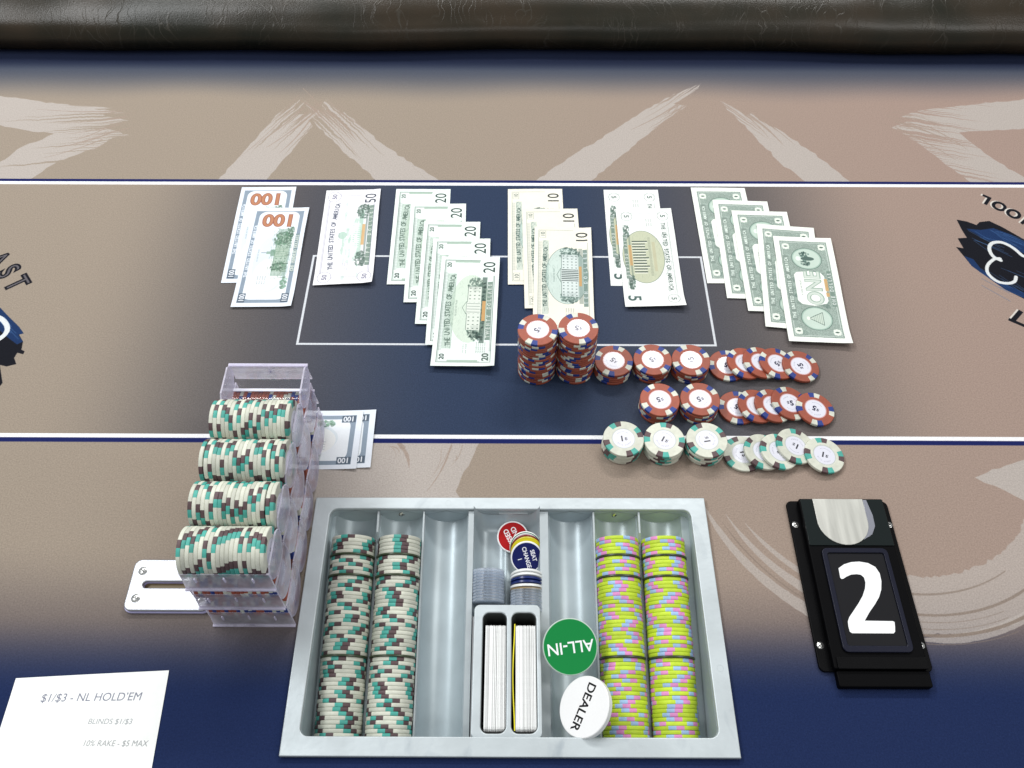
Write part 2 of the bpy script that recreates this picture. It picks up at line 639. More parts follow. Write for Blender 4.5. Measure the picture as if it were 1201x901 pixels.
    c2 = 1 - smooth(np.abs(X + 10) + 0 * Y, 30, 300)
    bandnavy = np.array([45, 57, 80]) / 255
    col = (tan * (1 - g) + pink * g)
    m1 = (smooth(c1, 0.0, .97) + 0 * Y)[..., None]
    col = col * (1 - m1) + grey * m1
    m2 = (c2 ** 1.0)[..., None]
    vert = (0.72 + .28 * smooth(np.abs(Y - 620), 200, 0) + 0 * X)[..., None]
    col = col * (1 - m2) + bandnavy * m2
    bb = (b + 0 * X > 0)[..., None]
    p.a = np.where(bb, col, p.a).astype(np.float32)

    # lines
    nv = np.array([24, 32, 84]) / 255
    wh = np.array([226, 226, 228]) / 255
    p.rect(-760, LINE_FAR + 2.0, 760, LINE_FAR + 6.5, nv)
    p.rect(-760, LINE_FAR - 3.2, 760, LINE_FAR + 2.0, wh)
    p.rect(-760, LINE_NEAR - 1.2, 760, LINE_NEAR + 3.4, wh)
    p.rect(-760, LINE_NEAR - 6.2, 760, LINE_NEAR - 1.2, nv)
    p.frame(-231, 555, 216, 685.5, 2.4, np.array([200, 203, 208]) / 255)

    # emblem at the right: dark brushed blot with the outline of a club, words round it
    blk = np.array([20, 21, 28]) / 255
    blue = np.array([26, 48, 86]) / 255
    lblue = np.array([62, 96, 140]) / 255
    blot = [(527, 747), (538, 744), (548, 738), (553, 743), (565, 745), (577, 735), (640, 668), (640, 560), (584, 599), (565, 623), (549, 636), (536, 653), (522, 672), (518, 686), (513, 702), (521, 700), (519, 716), (530, 717), (528, 730)]
    p.poly(blot, blk)
    p.poly([(534, 732), (550, 730), (566, 733), (583, 723), (640, 668), (640, 650), (610, 673), (580, 699), (568, 709), (550, 714), (543, 723)], blue)
    p.poly([(518, 688), (527, 683), (531, 668), (541, 654), (567, 633), (588, 612), (640, 570), (640, 545), (583, 597), (565, 624), (549, 636), (536, 653), (522, 672)], blue)
    for i in range(16):
        x0, y0 = random.uniform(535, 575), random.uniform(712, 732)
        p.line([(x0, y0), (x0 + random.uniform(15, 40), y0 - random.uniform(10, 32))], .9, lblue, .5)
        x0, y0 = random.uniform(522, 575), random.uniform(640, 670)
        p.line([(x0, y0), (x0 + random.uniform(10, 25), y0 - random.uniform(14, 26))], .9, lblue, .4)
    wt = np.array([205, 208, 208]) / 255

    def curve(pts, w, col_):
        P = np.array(pts, float)
        t = np.arange(len(P))
        tt = np.linspace(0, len(P) - 1, 8 * len(P))
        q = []
        for u in tt:                                     # smooth path through the points
            i = min(int(u), len(P) - 2)
            f_ = u - i
            p0, p1, p2, p3 = P[max(i - 1, 0)], P[i], P[i + 1], P[min(i + 2, len(P) - 1)]
            q.append(.5 * ((2 * p1) + (-p0 + p2) * f_ + (2 * p0 - 5 * p1 + 4 * p2 - p3) * f_ ** 2 + (-p0 + 3 * p1 - 3 * p2 + p3) * f_ ** 3))
        p.line([tuple(a) for a in q], w, col_)
        for a in q:
            p.ell(a[0], a[1], w / 2, w / 2, col_)
    curve([(558, 681), (552, 686), (550, 694), (552, 703), (558, 709), (567, 710), (574, 706), (580, 699), (586, 688), (592, 690), (598, 704), (608, 712)], 4.2, wt)
    curve([(558, 684), (551, 683), (541, 674), (537, 664), (539, 655), (545, 648), (555, 646), (563, 649), (567, 656)], 3.8, wt)

    def letter(ch, x, y, size, rot):
        p.text(ch, x - 1.8, y + 1.2, size, np.array([200, 194, 186]) / 255, rot, .04)
        p.text(ch, x, y, size, blk, rot, .045)
    for ch, x, y, rot in (('L', 572, 781, 142), ('O', 585, 770, 138), ('O', 598, 757, 135), ('H', 611, 742, 132)):
        letter(ch, x, y, 21, rot)
    letter('I', 548, 598, 27, 135)
    p.line([(538, 594), (559, 580)], 4, blk)
    p.ell(566, 577, 3, 3, blk)
    letter('T', 575, 560, 25, 130)
    # emblem at the left edge
    lb = [(-650, 680), (-598, 624), (-562, 604), (-549, 592), (-533, 578), (-525, 569), (-530, 568), (-522, 558), (-520, 547), (-516, 545), (-516, 541), (-523, 543), (-524, 536), (-519, 528), (-528, 525), (-536, 527), (-525, 504), (-527, 497), (-558, 514), (-650, 480)]
    p.poly(lb, blk)
    p.poly([(-562, 604), (-549, 592), (-533, 578), (-525, 569), (-530, 567), (-522, 558), (-527, 554), (-541, 564), (-552, 573), (-587, 594), (-640, 640), (-640, 665)], blue)
    for i in range(10):
        x0, y0 = random.uniform(-575, -545), random.uniform(575, 592)
        p.line([(x0, y0), (x0 + random.uniform(10, 25), y0 - random.uniform(10, 20))], .9, lblue, .5)
    curve([(-600, 604), (-580, 600), (-567, 594), (-556, 589), (-547, 580), (-544, 571), (-548, 562), (-560, 553), (-590, 548)], 5.5, wt)
    for ch, x, y, rot in (('E', -612, 694, -36), ('A', -590, 676, -42), ('S', -572, 659, -47), ('T', -556, 641, -52)):
        p.text(ch, x, y, 35, blk, rot, .055, .8)
        p.text(ch, x, y, 35, np.array([92, 88, 92]) / 255, rot, -.012, .8)
    # fine print mottling
    p.a += rng.normal(0, .006, p.a.shape[:2])[..., None].astype(np.float32)
    return p


pp = build_print()
felt_img = pp.image('felt_print')
felt_mat = print_mat('printed_felt', felt_img, rough=.9, noise=.13, nscale=700, bump=.35)
felt_mat.node_tree.nodes['Principled BSDF'].inputs['Specular IOR Level'].default_value = .12
TX0, TY0, TW, TH = pp.x0, pp.y0, pp.w, pp.h

table = obj('poker_table', None, label='poker table with printed tan and navy felt and a dark padded leather rail', cat='table')
# cloth sheet with the cut-out the chip tray sits in
sheet = MB()
hx0, hx1, hy0, hy1 = -176, 174, 151, 368
xs, ys = [-1000, hx0, hx1, 1000], [-350, hy0, hy1, 1320]
vs = [(x, y, 0) for y in ys for x in xs]
fs = [(j * 4 + i, j * 4 + i + 1, j * 4 + i + 5, j * 4 + i + 4) for j in range(3) for i in range(3) if not (i == 1 and j == 1)]
sheet.add(vs, fs)
sheet_me = sheet.mesh('playing_surface', [felt_mat], uv=lambda x, y, z: ((x - TX0) / TW, (y - TY0) / TH))
obj('playing_surface', sheet_me, table)


# padded rail
def leather():
    m, nt, b = new_mat('rail_leather')
    N, L = nt.nodes.new, nt.links.new
    tc = N('ShaderNodeTexCoord')
    n1 = N('ShaderNodeTexNoise'); n1.inputs['Scale'].default_value = 9; n1.inputs['Detail'].default_value = 3
    L(tc.outputs['Object'], n1.inputs['Vector'])
    cr = N('ShaderNodeValToRGB')
    cr.color_ramp.elements[0].position = .35; cr.color_ramp.elements[0].color = (.012, .012, .007, 1)
    cr.color_ramp.elements[1].position = .7; cr.color_ramp.elements[1].color = (.030, .021, .012, 1)
    L(n1.outputs['Fac'], cr.inputs['Fac'])
    # creases: warped stretched cell borders, only in patches
    wn = N('ShaderNodeTexNoise'); wn.inputs['Scale'].default_value = 16; wn.inputs['Detail'].default_value = 3
    L(tc.outputs['Object'], wn.inputs['Vector'])
    wm = N('ShaderNodeVectorMath'); wm.operation = 'MULTIPLY_ADD'
    wm.inputs[1].default_value = (.06, .03, .03)
    L(wn.outputs['Color'], wm.inputs[0]); L(tc.outputs['Object'], wm.inputs[2])
    mp = N('ShaderNodeMapping'); mp.inputs['Scale'].default_value = (85, 15, 15); mp.inputs['Rotation'].default_value = (0, R(18), R(8))
    L(wm.outputs['Vector'], mp.inputs['Vector'])
    vo = N('ShaderNodeTexVoronoi'); vo.feature = 'DISTANCE_TO_EDGE'; vo.inputs['Scale'].default_value = 1
    L(mp.outputs['Vector'], vo.inputs['Vector'])
    edge = N('ShaderNodeMapRange'); edge.inputs['From Min'].default_value = 0; edge.inputs['From Max'].default_value = .03
    edge.inputs['To Min'].default_value = 1; edge.inputs['To Max'].default_value = 0
    L(vo.outputs['Distance'], edge.inputs['Value'])
    pn = N('ShaderNodeTexNoise'); pn.inputs['Scale'].default_value = 14; pn.inputs['Detail'].default_value = 4
    L(tc.outputs['Object'], pn.inputs['Vector'])
    pr = N('ShaderNodeMapRange'); pr.inputs['From Min'].default_value = .43; pr.inputs['From Max'].default_value = .62
    L(pn.outputs['Fac'], pr.inputs['Value'])
    mm = N('ShaderNodeMath'); mm.operation = 'MULTIPLY'
    L(edge.outputs['Result'], mm.inputs[0]); L(pr.outputs['Result'], mm.inputs[1])
    mixc = N('ShaderNodeMix'); mixc.data_type = 'RGBA'
    L(mm.outputs[0], mixc.inputs['Factor'])
    L(cr.outputs['Color'], mixc.inputs['A']); mixc.inputs['B'].default_value = (.042, .037, .028, 1)
    L(mixc.outputs['Result'], b.inputs['Base Color'])
    gr = N('ShaderNodeTexNoise'); gr.inputs['Scale'].default_value = 520; gr.inputs['Detail'].default_value = 3
    L(tc.outputs['Object'], gr.inputs['Vector'])
    bp1 = N('ShaderNodeBump'); bp1.inputs['Strength'].default_value = .3; bp1.inputs['Distance'].default_value = .0006
    L(gr.outputs['Fac'], bp1.inputs['Height'])
    bp2 = N('ShaderNodeBump'); bp2.inputs['Strength'].default_value = .3; bp2.inputs['Distance'].default_value = .0006
    L(mm.outputs[0], bp2.inputs['Height']); L(bp1.outputs['Normal'], bp2.inputs['Normal'])
    L(bp2.outputs['Normal'], b.inputs['Normal'])
    b.inputs['Roughness'].default_value = .31
    b.inputs['Specular IOR Level'].default_value = .28
    return m


rail = MB()
NX, NA = 240, 40
vs, fs = [], []
for i in range(NX + 1):
    x = -1000 + 2000 * i / NX
    wob = 2.5 * math.sin(x / 140 + .4) + 1.6 * math.sin(x / 57 + 2) + 5 * (abs(x) / 700) ** 2 * (-1 if x < 0 else -1)
    for k in range(NA + 1):
        a = R(236 - 200 * k / NA)                 # from the underside at the front, over the top, to the back
        fold = 1.1 * math.sin(x / 33 + 3 * math.sin(x / 90)) * math.sin(a * 2) + .3 * math.sin(x / 15 + a * 3)
        dip = -2.2 * math.exp(-((k - 17.5 - .8 * math.sin(x / 210)) / 1.3) ** 2) * (.6 + .4 * math.sin(x / 170 + 2))
        r = 70 + fold * .6 + dip
        vs.append((x, 1194 + wob + (r + 49) * math.cos(a), 20 + (r - 20) * math.sin(a)))
for i in range(NX):
    for k in range(NA):
        o = i * (NA + 1) + k
        fs.append((o, o + 1, o + NA + 2, o + NA + 1))
rail.add(vs, fs)
obj('padded_rail', rail.mesh('padded_rail', [leather()], smooth=True, angle=None), table)


# ================================================================== banknotes
def note_common(paper, ink, seed):
    p = Paint(156, 66.3, 4.0, paper)
    return p


INK = np.array([78, 100, 90]) / 255
DARK = np.array([40, 62, 56]) / 255
MIST = np.array([170, 192, 176]) / 255


def hatch(p, x0, y0, x1, y1, col, a=.5, step=.9, w=.35):
    x = x0
    while x < x1:
        p.rect(x, y0, min(x + w, x1), y1, col, a)
        x += step


def leaves(p, cx, cy, rx, ry, col, n=60, a=.55):
    for _ in range(n):
        t, r = random.uniform(0, 6.28), math.sqrt(random.random())
        q = random.uniform(.6, 1.8)
        c = np.array(col) * random.uniform(.75, 1.35)
        p.ell(cx + rx * r * math.cos(t), cy + ry * r * math.sin(t), q, q * .8, np.clip(c, 0, 1), a)


def house(p, cx, y0, w, h, nwin, rows, col=INK, ped=True, cols=0):
    pale = np.array([226, 232, 222]) / 255
    p.rect(cx - w / 2, y0, cx + w / 2, y0 + h, pale, .8)
    p.frame(cx - w / 2, y0, cx + w / 2, y0 + h, .3, col, .6)
    for r in range(rows):
        for k in range(nwin):
            x = cx - w / 2 + w * (k + .5) / nwin
            y = y0 + h * (r + .5) / rows
            p.rect(x - .55, y - .9, x + .55, y + .9, np.array(col) * .8, .8)
    p.line([(cx - w / 2, y0 + h), (cx + w / 2, y0 + h)], .6, col, .9)
    pw = w * .13
    if cols:
        pw = cols * 1.35
        p.rect(cx - pw, y0, cx + pw, y0 + h + .5, pale)
        for k in range(cols):
            x = cx - pw + 2 * pw * (k + .5) / cols
            p.rect(x - .62, y0, x + .62, y0 + h, np.array(col) * .72, .95)
    else:
        p.rect(cx - pw, y0, cx + pw, y0 + h + 1, pale)
        for k in range(4):
            x = cx - pw + 2 * pw * (k + .5) / 4
            p.rect(x - .3, y0 + 1, x + .3, y0 + h, col, .7)
    if ped:
        p.line([(cx - pw - 1, y0 + h + .8), (cx, y0 + h + 5.2), (cx + pw + 1, y0 + h + .8), (cx - pw - 1, y0 + h + .8)], .45, col, .9)


def usa(p, y, size, col=INK, bend=0.0, bold=.01, sx=.82, x0=33, x1=123):
    t = 'THE UNITED STATES OF AMERICA'
    for i, ch in enumerate(t):
        u = (i + .5) / len(t)
        if ch != ' ':
            p.text(ch, x0 + (x1 - x0) * u, y + bend * (1 - (2 * u - 1) ** 2), size, col, -R(bend) * 30 * (2 * u - 1), bold, sx)


def band(p, x0, y0, x1, y1, words, col=INK):
    p.rect(x0, y0, x1, y1, np.array(col) * .5 + MIST * .5, .85)
    hatch(p, x0, y0, x1, y1, col, .45)
    n = len(words)
    h = (y1 - y0)
    for i, ch in enumerate(words):
        if ch != ' ':
            x = x0 + 2 + (x1 - x0 - 4) * (i + .5) / n
            p.text(ch, x, (y0 + y1) / 2, h * 1.02, (.95, .97, .94), 0, .05, .85)
            p.text(ch, x + .25, (y0 + y1) / 2 - .2, h * .95, DARK, 0, .0, .8, .55)


def tiny(p, x, y, words, size=1.9, col=INK, a=.75):
    p.text(words, x, y, size, col, 0, 0, 1, a)


MARK = np.array([208, 160, 100]) / 255


def engrave(p, x0, y0, x1, y1, col, a=.35, n=150):
    r_ = random.Random(int(x0 * 7 + y0 * 13 + n))
    for _ in range(n):
        x, y = r_.uniform(x0, x1), r_.uniform(y0, y1)
        L, t = r_.uniform(1.5, 6), r_.choice((0, 0, .5, -.5))
        X2, Y2 = min(x1, x + L), min(y1, max(y0, y + L * t))
        p.line([(x, y), (X2, Y2)], .32, col, a)


def note_20(seed=0):
    p = note_common((.94, .975, .955), INK, seed)
    p.ell(80, 30, 48, 22, (.83, .89, .82), .85)
    engrave(p, 30, 8, 130, 50, INK, .14, 240)
    p.frame(5, 4.5, 151, 61.5, .9, INK, .7)
    p.frame(6.6, 6, 149.5, 60, .35, INK, .7)
    hatch(p, 22, 57, 132, 61, INK, .45)
    p.rect(5.5, 18, 8.8, 50, MIST, .9); p.rect(147, 22, 150.5, 50, MIST, .9)
    p.rect(24, 47, 130, 57, MIST, .55)
    engrave(p, 24, 47, 130, 57, INK)
    usa(p, 50.5, 8.2, np.array([92, 114, 102]) / 255, 3.5, .02, .82, 28, 128)
    leaves(p, 46, 24, 9, 8, INK, 90)
    leaves(p, 114, 25, 10, 9, INK, 110)
    house(p, 80, 18, 62, 15, 12, 3)
    p.rect(32, 12.6, 125, 18, INK, .75)
    leaves(p, 80, 15.4, 44, 1.6, DARK, 60)
    leaves(p, 41, 22, 6, 6, DARK, 40)
    p.rect(62, 13, 90, 16.8, MARK, .95)
    band(p, 36, 6.5, 118, 12, 'TWENTY DOLLARS')
    p.rect(127, 2, 154, 21.5, (.94, .975, .955))
    p.text('20', 140, 11.5, 19.0, DARK, 0, .004, .92)
    p.rect(5.5, 5, 21, 16, (.94, .975, .955), .8)
    p.text('20', 13, 10.5, 9.5, INK, 0, .03, 1.15)
    p.text('20', 13, 56, 7.0, DARK, 0, .03, 1.15)
    p.text('20', 143, 56.5, 6.5, INK, 0, .03, 1.15)
    tiny(p, 24, 34, 'THIS NOTE IS'); tiny(p, 24, 31, 'LEGAL TENDER')
    tiny(p, 80, 45, 'IN GOD WE TRUST', 2.6)
    for k in range(5):
        tiny(p, 26, 20 - 2.2 * k, 'THE WHITE HOUSE', 1.7)
    return p


def note_10(seed=0):
    cream = (.985, .955, .87)
    p = note_common(cream, INK, seed)
    p.ell(80, 29, 43, 24, np.array([206, 222, 208]) / 255, .85)
    p.ell(80, 29, 43, 24, INK, .8, ring=.5)
    p.frame(5, 4.5, 151, 61.5, .5, INK, .55)
    hatch(p, 22, 57.5, 132, 61, INK, .4)
    p.rect(22, 49.5, 134, 56.5, MIST, .45)
    engrave(p, 22, 49.5, 134, 56.5, INK)
    
    usa(p, 53, 6.6, INK, 1.6, .03)
    leaves(p, 47, 26, 8, 11, INK, 110)
    leaves(p, 114, 26, 9, 12, INK, 130)
    engrave(p, 48, 9, 112, 50, INK, .16, 200)
    house(p, 80, 16, 64, 19, 14, 4, cols=7)
    p.rect(38, 11, 122, 15.5, INK, .4)
    p.rect(64, 12.2, 94, 15.4, MARK, .95)
    band(p, 34, 5.6, 120, 10.6, 'TEN DOLLARS')
    p.rect(131, 2, 154, 21, cream)
    p.text('10', 139.5, 11.5, 19.0, np.array([40, 46, 44]) / 255, 0, .006, .92)
    for x, y in ((12, 56.5), (144, 56.5), (12, 10)):
        p.frame(x - 5.5, y - 3.6, x + 5.5, y + 3.6, .4, INK, .7)
        p.text('10', x, y, 6.6, INK, 0, .01, 1.1)
    tiny(p, 80, 43.5, 'IN GOD WE TRUST', 2.4)
    for k in range(4):
        tiny(p, 25, 30 - 2.6 * k, 'LEGAL TENDER', 1.8)
    return p


def note_50(seed=0):
    paper = (.965, .955, .972)
    p = note_common(paper, INK, seed)
    lav = np.array([132, 130, 152]) / 255
    g = np.array([176, 206, 190]) / 255
    p.frame(12, 5.5, 146, 60, .5, lav, .9)
    p.frame(10, 7, 148, 61.2, .35, lav, .9)
    for x, y in ((12, 10), (12, 55), (144, 55)):
        p.ell(x, y, 9, 8, paper)
        p.ell(x, y, 9, 8, lav, .8, ring=.6)
        p.text('50', x, y, 7.5, lav, 0, .03, 1.2)
    engrave(p, 20, 45, 136, 56, lav, .3)
    usa(p, 49.5, 7.6, np.array([92, 98, 116]) / 255, 3.0, .03, .86, 24, 132)
    for k in range(70):
        p.ell(random.gauss(78, 22), random.uniform(18, 40), random.uniform(2, 6), random.uniform(.6, 2), g, .4)
    p.rect(40, 17, 122, 22, g, .7)
    for k in range(12):
        p.rect(58 + 3.4 * k, 20, 59.4 + 3.4 * k, 30, (.93, .97, .94), .9)
    p.ell(78, 40, 6, 5, g, .8)
    leaves(p, 40, 17, 12, 6, INK, 110, .5)
    leaves(p, 118, 18, 13, 7.5, INK, 150, .5)
    p.rect(28, 12, 130, 14.4, INK, .5)
    p.rect(62, 14.4, 96, 18, MARK, .8)
    band(p, 30, 6, 128, 11.2, 'FIFTY DOLLARS')
    p.rect(131, 2.5, 154, 20, paper)
    p.text('50', 140, 11.5, 19.0, np.array([60, 68, 82]) / 255, 0, .004, .92)
    tiny(p, 80, 44, 'IN GOD WE TRUST', 2.3, lav)
    for k in range(3):
        tiny(p, 28, 36 - 2.6 * k, 'LEGAL TENDER', 1.8, lav)
    return p


def note_5(seed=0):
    paper = (.955, .97, .955)
    p = note_common(paper, INK, seed)
    p.ell(78, 27, 41, 24, np.array([196, 202, 172]) / 255, .95)
    p.ell(78, 27, 41, 24, INK, .7, ring=.6)
    p.frame(8, 6, 148, 60, .4, INK, .45)
    engrave(p, 22, 50, 134, 58, INK, .3)
    engrave(p, 40, 6, 116, 48, INK, .12, 220)
    usa(p, 54, 6.4, INK, 0, .03, .85, 24, 130)
    hatch(p, 24, 58.2, 132, 60, INK, .35)
    for k in range(12):
        x = 52 + 52 * (k + .5) / 12
        h = 20 if k % 3 else 24
        p.rect(x - .9, 15, x + .9, 15 + h * .75, INK * .75, .9)
        p.rect(x + .9, 15, x + 2.4, 15 + h * .75, (.93, .94, .88), .8)
    p.rect(48, 33.5, 108, 36.5, np.array([196, 200, 172]) / 255, .9)
    p.rect(55, 38, 101, 41.5, np.array([192, 190, 158]) / 255, .9)
    hatch(p, 48, 33.5, 108, 36.5, INK, .4)
    p.rect(42, 11.5, 114, 13.5, INK, .4)
    p.rect(60, 10.6, 92, 14, MARK, .75)
    leaves(p, 38, 10, 10, 3.4, INK, 60)
    leaves(p, 118, 11, 12, 3.6, INK, 80)
    band(p, 44, 5.2, 112, 9.5, 'FIVE DOLLARS')
    p.rect(132, 3, 154, 21, paper)
    p.text('5', 142, 12, 20, np.array([72, 98, 94]) / 255, 0, .02, 1.0)
    for x, y in ((13, 55), (13, 12), (143, 55)):
        p.ell(x, y, 7.5, 6.8, INK, .5, ring=.6)
        p.text('5', x, y, 8, INK, 0, .03, 1.2, .8)
    for k in range(3):
        tiny(p, 24, 40 - 2.6 * k, 'LEGAL TENDER', 1.8)
    return p


def note_100(seed=0):
    paper = (.925, .945, .985)
    p = note_common(paper, INK, seed)
    bl = np.array([96, 114, 134]) / 255
    p.rect(6, 5, 150, 61.5, bl, .75)
    hatch(p, 6, 5, 150, 61.5, (.85, .9, .95), .3, .8, .3)
    p.poly(rrect(11, 149, 9.5, 57, 9), (.945, .96, .985))
    p.ell(66, 32, 44, 21, (.86, .90, .93), .7)
    p.ell(48, 34, 24, 16, (.97, .97, .965), .8)
    band(p, 52, 5, 112, 10, 'ONE HUNDRED DOLLARS', bl)
    t = 'THE UNITED STATES OF AMERICA'
    for i, ch in enumerate(t):
        p.text(ch, 44 + 82 * (i + .5) / len(t), 58.7, 5.2, (.95, .97, 1), 0, .03, .85)
    for x, y in ((13.5, 57), (13.5, 9.5)):
        p.rect(x - 7, y - 4, x + 7, y + 4, bl * .8, .9)
        p.text('100', x, y, 8, (.96, .97, 1), 0, .02, .95)
    g = np.array([104, 142, 118]) / 255
    leaves(p, 80, 24, 38, 11, np.array([190, 206, 204]) / 255, 120, .35)
    house(p, 82, 15, 58, 15, 13, 3, g, ped=False)
    p.rect(46, 13.5, 120, 31, g, .40)
    engrave(p, 40, 12, 122, 36, g * .75, .5, 220)
    p.rect(77, 30, 87, 35, g, .7)
    p.rect(80, 35, 84, 40, g, .6)
    p.line([(82, 40), (82, 46)], .7, bl)
    leaves(p, 104, 24, 11, 10, g * .8, 120, .6)
    leaves(p, 60, 23, 7, 9, g * .8, 70, .6)
    leaves(p, 114, 17, 10, 5, g * .8, 60, .6)
    for k in range(26):
        x = random.uniform(36, 118)
        p.rect(x, 13, x + .7, 16 + random.uniform(0, 4), g * .7, .6)
    leaves(p, 36, 14, 10, 4, g, 60, .5)
    p.rect(124, 11.5, 143, 55, (.945, .955, .985), .95)
    og = np.array([222, 138, 92]) / 255
    p.text('100', 134, 33, 27, np.array([150, 82, 68]) / 255, 90, .05, .95)
    p.text('100', 134, 33, 27, np.array([190, 128, 94]) / 255, 90, .02, .95)
    tiny(p, 78, 49, 'IN GOD WE TRUST', 2.2, bl)
    for k in range(4):
        tiny(p, 40, 44 - 2.8 * k, 'LEGAL TENDER', 1.8, bl)
    return p


def swirl(p, cx, cy, r, col, a=.6):
    for k in range(3):
        p.ell(cx, cy, r * (1 - k * .3), r * (1 - k * .3), col, a, ring=.35)


def note_1(seed=0):
    paper = (.955, .965, .925)
    p = note_common(paper, INK, seed)
    g = np.array([134, 150, 140]) / 255
    p.rect(7, 6.5, 149, 60, g, .9)
    hatch(p, 7, 6.5, 149, 60, np.array([158, 180, 164]) / 255, .5, 1.1, .4)
    p.speckle(7, 6.5, 149, 60, .06, .7, 3)
    p.frame(9, 8.2, 147, 58.3, .5, (.9, .94, .9), .8)
    for _ in range(60):                                     # engraved rosettes
        x, y = random.uniform(12, 144), random.choice([random.uniform(10, 15), random.uniform(51, 56)])
        p.ell(x, y, 2.6, 2.6, np.array([176, 198, 184]) / 255, .5, ring=.4)
    p.rect(30, 52.5, 126, 58.4, g * .95, .9)
    t = 'THE UNITED STATES OF AMERICA'
    for i, ch in enumerate(t):
        p.text(ch, 33 + 90 * (i + .5) / len(t), 55.4, 5.2, (.9, .95, .9), 0, .03, .85)
    band(p, 52, 7.6, 104, 12.5, 'ONE DOLLAR')
    for cx in (34, 122):
        p.ell(cx, 32, 16.5, 17, np.array([165, 190, 174]) / 255)
        p.ell(cx, 32, 16.5, 17, DARK, .7, ring=.6)
        p.ell(cx, 32, 14.5, 15, np.array([205, 220, 206]) / 255, .8)
    p.poly([(25, 25), (43, 25), (34, 40)], np.array([200, 214, 198]) / 255)
    p.line([(25, 25), (43, 25), (34, 40), (25, 25)], .6, DARK, .9)
    for k in range(5):
        p.line([(26 + k, 27 + 2 * k), (42 - k, 27 + 2 * k)], .3, INK, .8)
    p.ell(34, 41, 2.4, 1.8, (.95, .97, .9))
    p.ell(122, 31, 3, 7.5, DARK * 1.2, .8)
    leaves(p, 115.5, 34, 3.6, 6, DARK * 1.2, 26, .6)
    leaves(p, 128.5, 34, 3.6, 6, DARK * 1.2, 26, .6)
    p.ell(122, 41.5, 3.4, 2.8, (.9, .95, .9))
    rr = random.Random(4)
    for _ in range(120):
        x, y = rr.uniform(12, 144), rr.choice([rr.uniform(14, 20), rr.uniform(44, 51), rr.uniform(20, 44)])
        if abs(x - 34) < 17 or abs(x - 122) < 17:
            continue
        swirl(p, x, y, rr.uniform(1.5, 3.5), np.array([170, 190, 176]) / 255 if rr.random() < .6 else DARK * 1.3, .5)
    # white centre panel with the word
    pan = [(56, 18), (60, 16), (96, 16), (101, 19), (103, 32), (101, 46), (97, 49), (59, 49), (54, 45), (52, 32)]
    p.poly(pan, (.955, .965, .93))
    p.text('ONE', 78.5, 29.5, 24, np.array([150, 172, 156]) / 255, 0, .05, .98)
    p.text('ONE', 78.2, 29.8, 24, np.array([206, 216, 204]) / 255, 0, .012, .98)
    tiny(p, 78, 43, 'IN GOD WE TRUST', 2.6)
    p.text('PLAY MONEY', 80, 15.0, 4.4, np.array([216, 160, 84]) / 255, 0, .02, .95, .0)
    p.rect(64, 13.2, 94, 17.2, MARK, .0)
    for x in (15.5, 140.5):
        for y in (13, 53.5):
            for dx, dy in ((3, 0), (-3, 0), (0, 2.6), (0, -2.6), (2.4, 2.2), (-2.4, 2.2), (2.4, -2.2), (-2.4, -2.2)):
                p.ell(x + dx, y + dy, 1.9, 1.6, (.93, .96, .9), .9)
            p.text('1', x, y, 6, DARK, 0, .03, 1.2)
    p.rect(66, 13.4, 72, 17.0, MARK, .9)
    p.rect(74, 13.4, 92, 17.0, MARK, .9)
    hatch(p, 66, 13.4, 92, 17.0, np.array([170, 190, 170]) / 255, .45, 2.2, .5)
    return p


note_mats = {}
for key, fn in (('100', note_100), ('50', note_50), ('20', note_20), ('10', note_10), ('5', note_5), ('1', note_1)):
    pnt = fn()
    pnt.a *= np.array({'100': (.915, .92, .915), '50': (.925, .93, .925), '20': (.925, .925, .925), '10': (.90, .915, .945), '5': (.93, .925, .93), '1': (.945, .945, .955)}[key], np.float32)
    pnt.a += np.random.default_rng(9).normal(0, .012, pnt.a.shape[:2])[..., None]
    note_mats[key] = print_mat('banknote_paper_' + key, pnt.image('banknote_' + key), rough=.8, noise=.035, nscale=60)


def wave(x, y):
    return .9 + .45 * math.sin(x / 31 + .7) + .35 * math.sin(y / 43 + x / 90)


def make_note(kind, cx, cy, ang, layer, label, group, ccw=True, last=False, top=False, seed=0):
    """note lies with its long side along the table's depth; printed side up"""
    random.seed(seed * 13 + 5)
    nx, ny = 14, 30
    w, h = 66.3, 156.0
    ca, sa = math.cos(R(ang)), math.sin(R(ang))
    c1, c2, c3, c4 = [random.uniform(.3, 1) for _ in range(4)]
    fold_v, fold_s = random.uniform(-.08, .08), random.random()
    vs = []
    for j in range(ny + 1):
        for i in range(nx + 1):
            u, v = i / nx - .5, j / ny - .5
            lx, ly = u * w, v * h
            X, Y = cx + lx * ca - ly * sa, cy + lx * sa + ly * ca
            z = wave(X, Y) + 1.0 * layer
            if last:
                z += 4.5 * c1 * max(0, -v - .36) ** 1.5 / .14 ** 1.5 * (1 + u * c2)
                z += 2.4 * c3 * max(0, u - .34) / .16 * (.6 + c4 * math.sin(v * 7))
            cr = abs(v - fold_v)
            z += .55 * max(0, 1 - cr / .05) * (1 if fold_s > .5 else -.3)
            z += .35 * max(0, 1 - abs(u - .02) / .06) * c2
            vs.append((lx, ly, z))
    b = MB()
    b.add(vs, [(j * (nx + 1) + i, j * (nx + 1) + i + 1, (j + 1) * (nx + 1) + i + 1, (j + 1) * (nx + 1) + i) for j in range(ny) for i in range(nx)])
    if ccw:
        uv = lambda x, y, z: ((y + h / 2) / h, (w / 2 - x) / w)
    else:
        uv = lambda x, y, z: ((h / 2 - y) / h, (x + w / 2) / w)
    me = b.mesh('banknote', [note_mats[kind]], smooth=True, angle=None, uv=uv)
    return obj('banknote', me, loc=(cx, cy, 0), rot=(0, 0, R(ang)), label=label, cat='banknote', group=group)


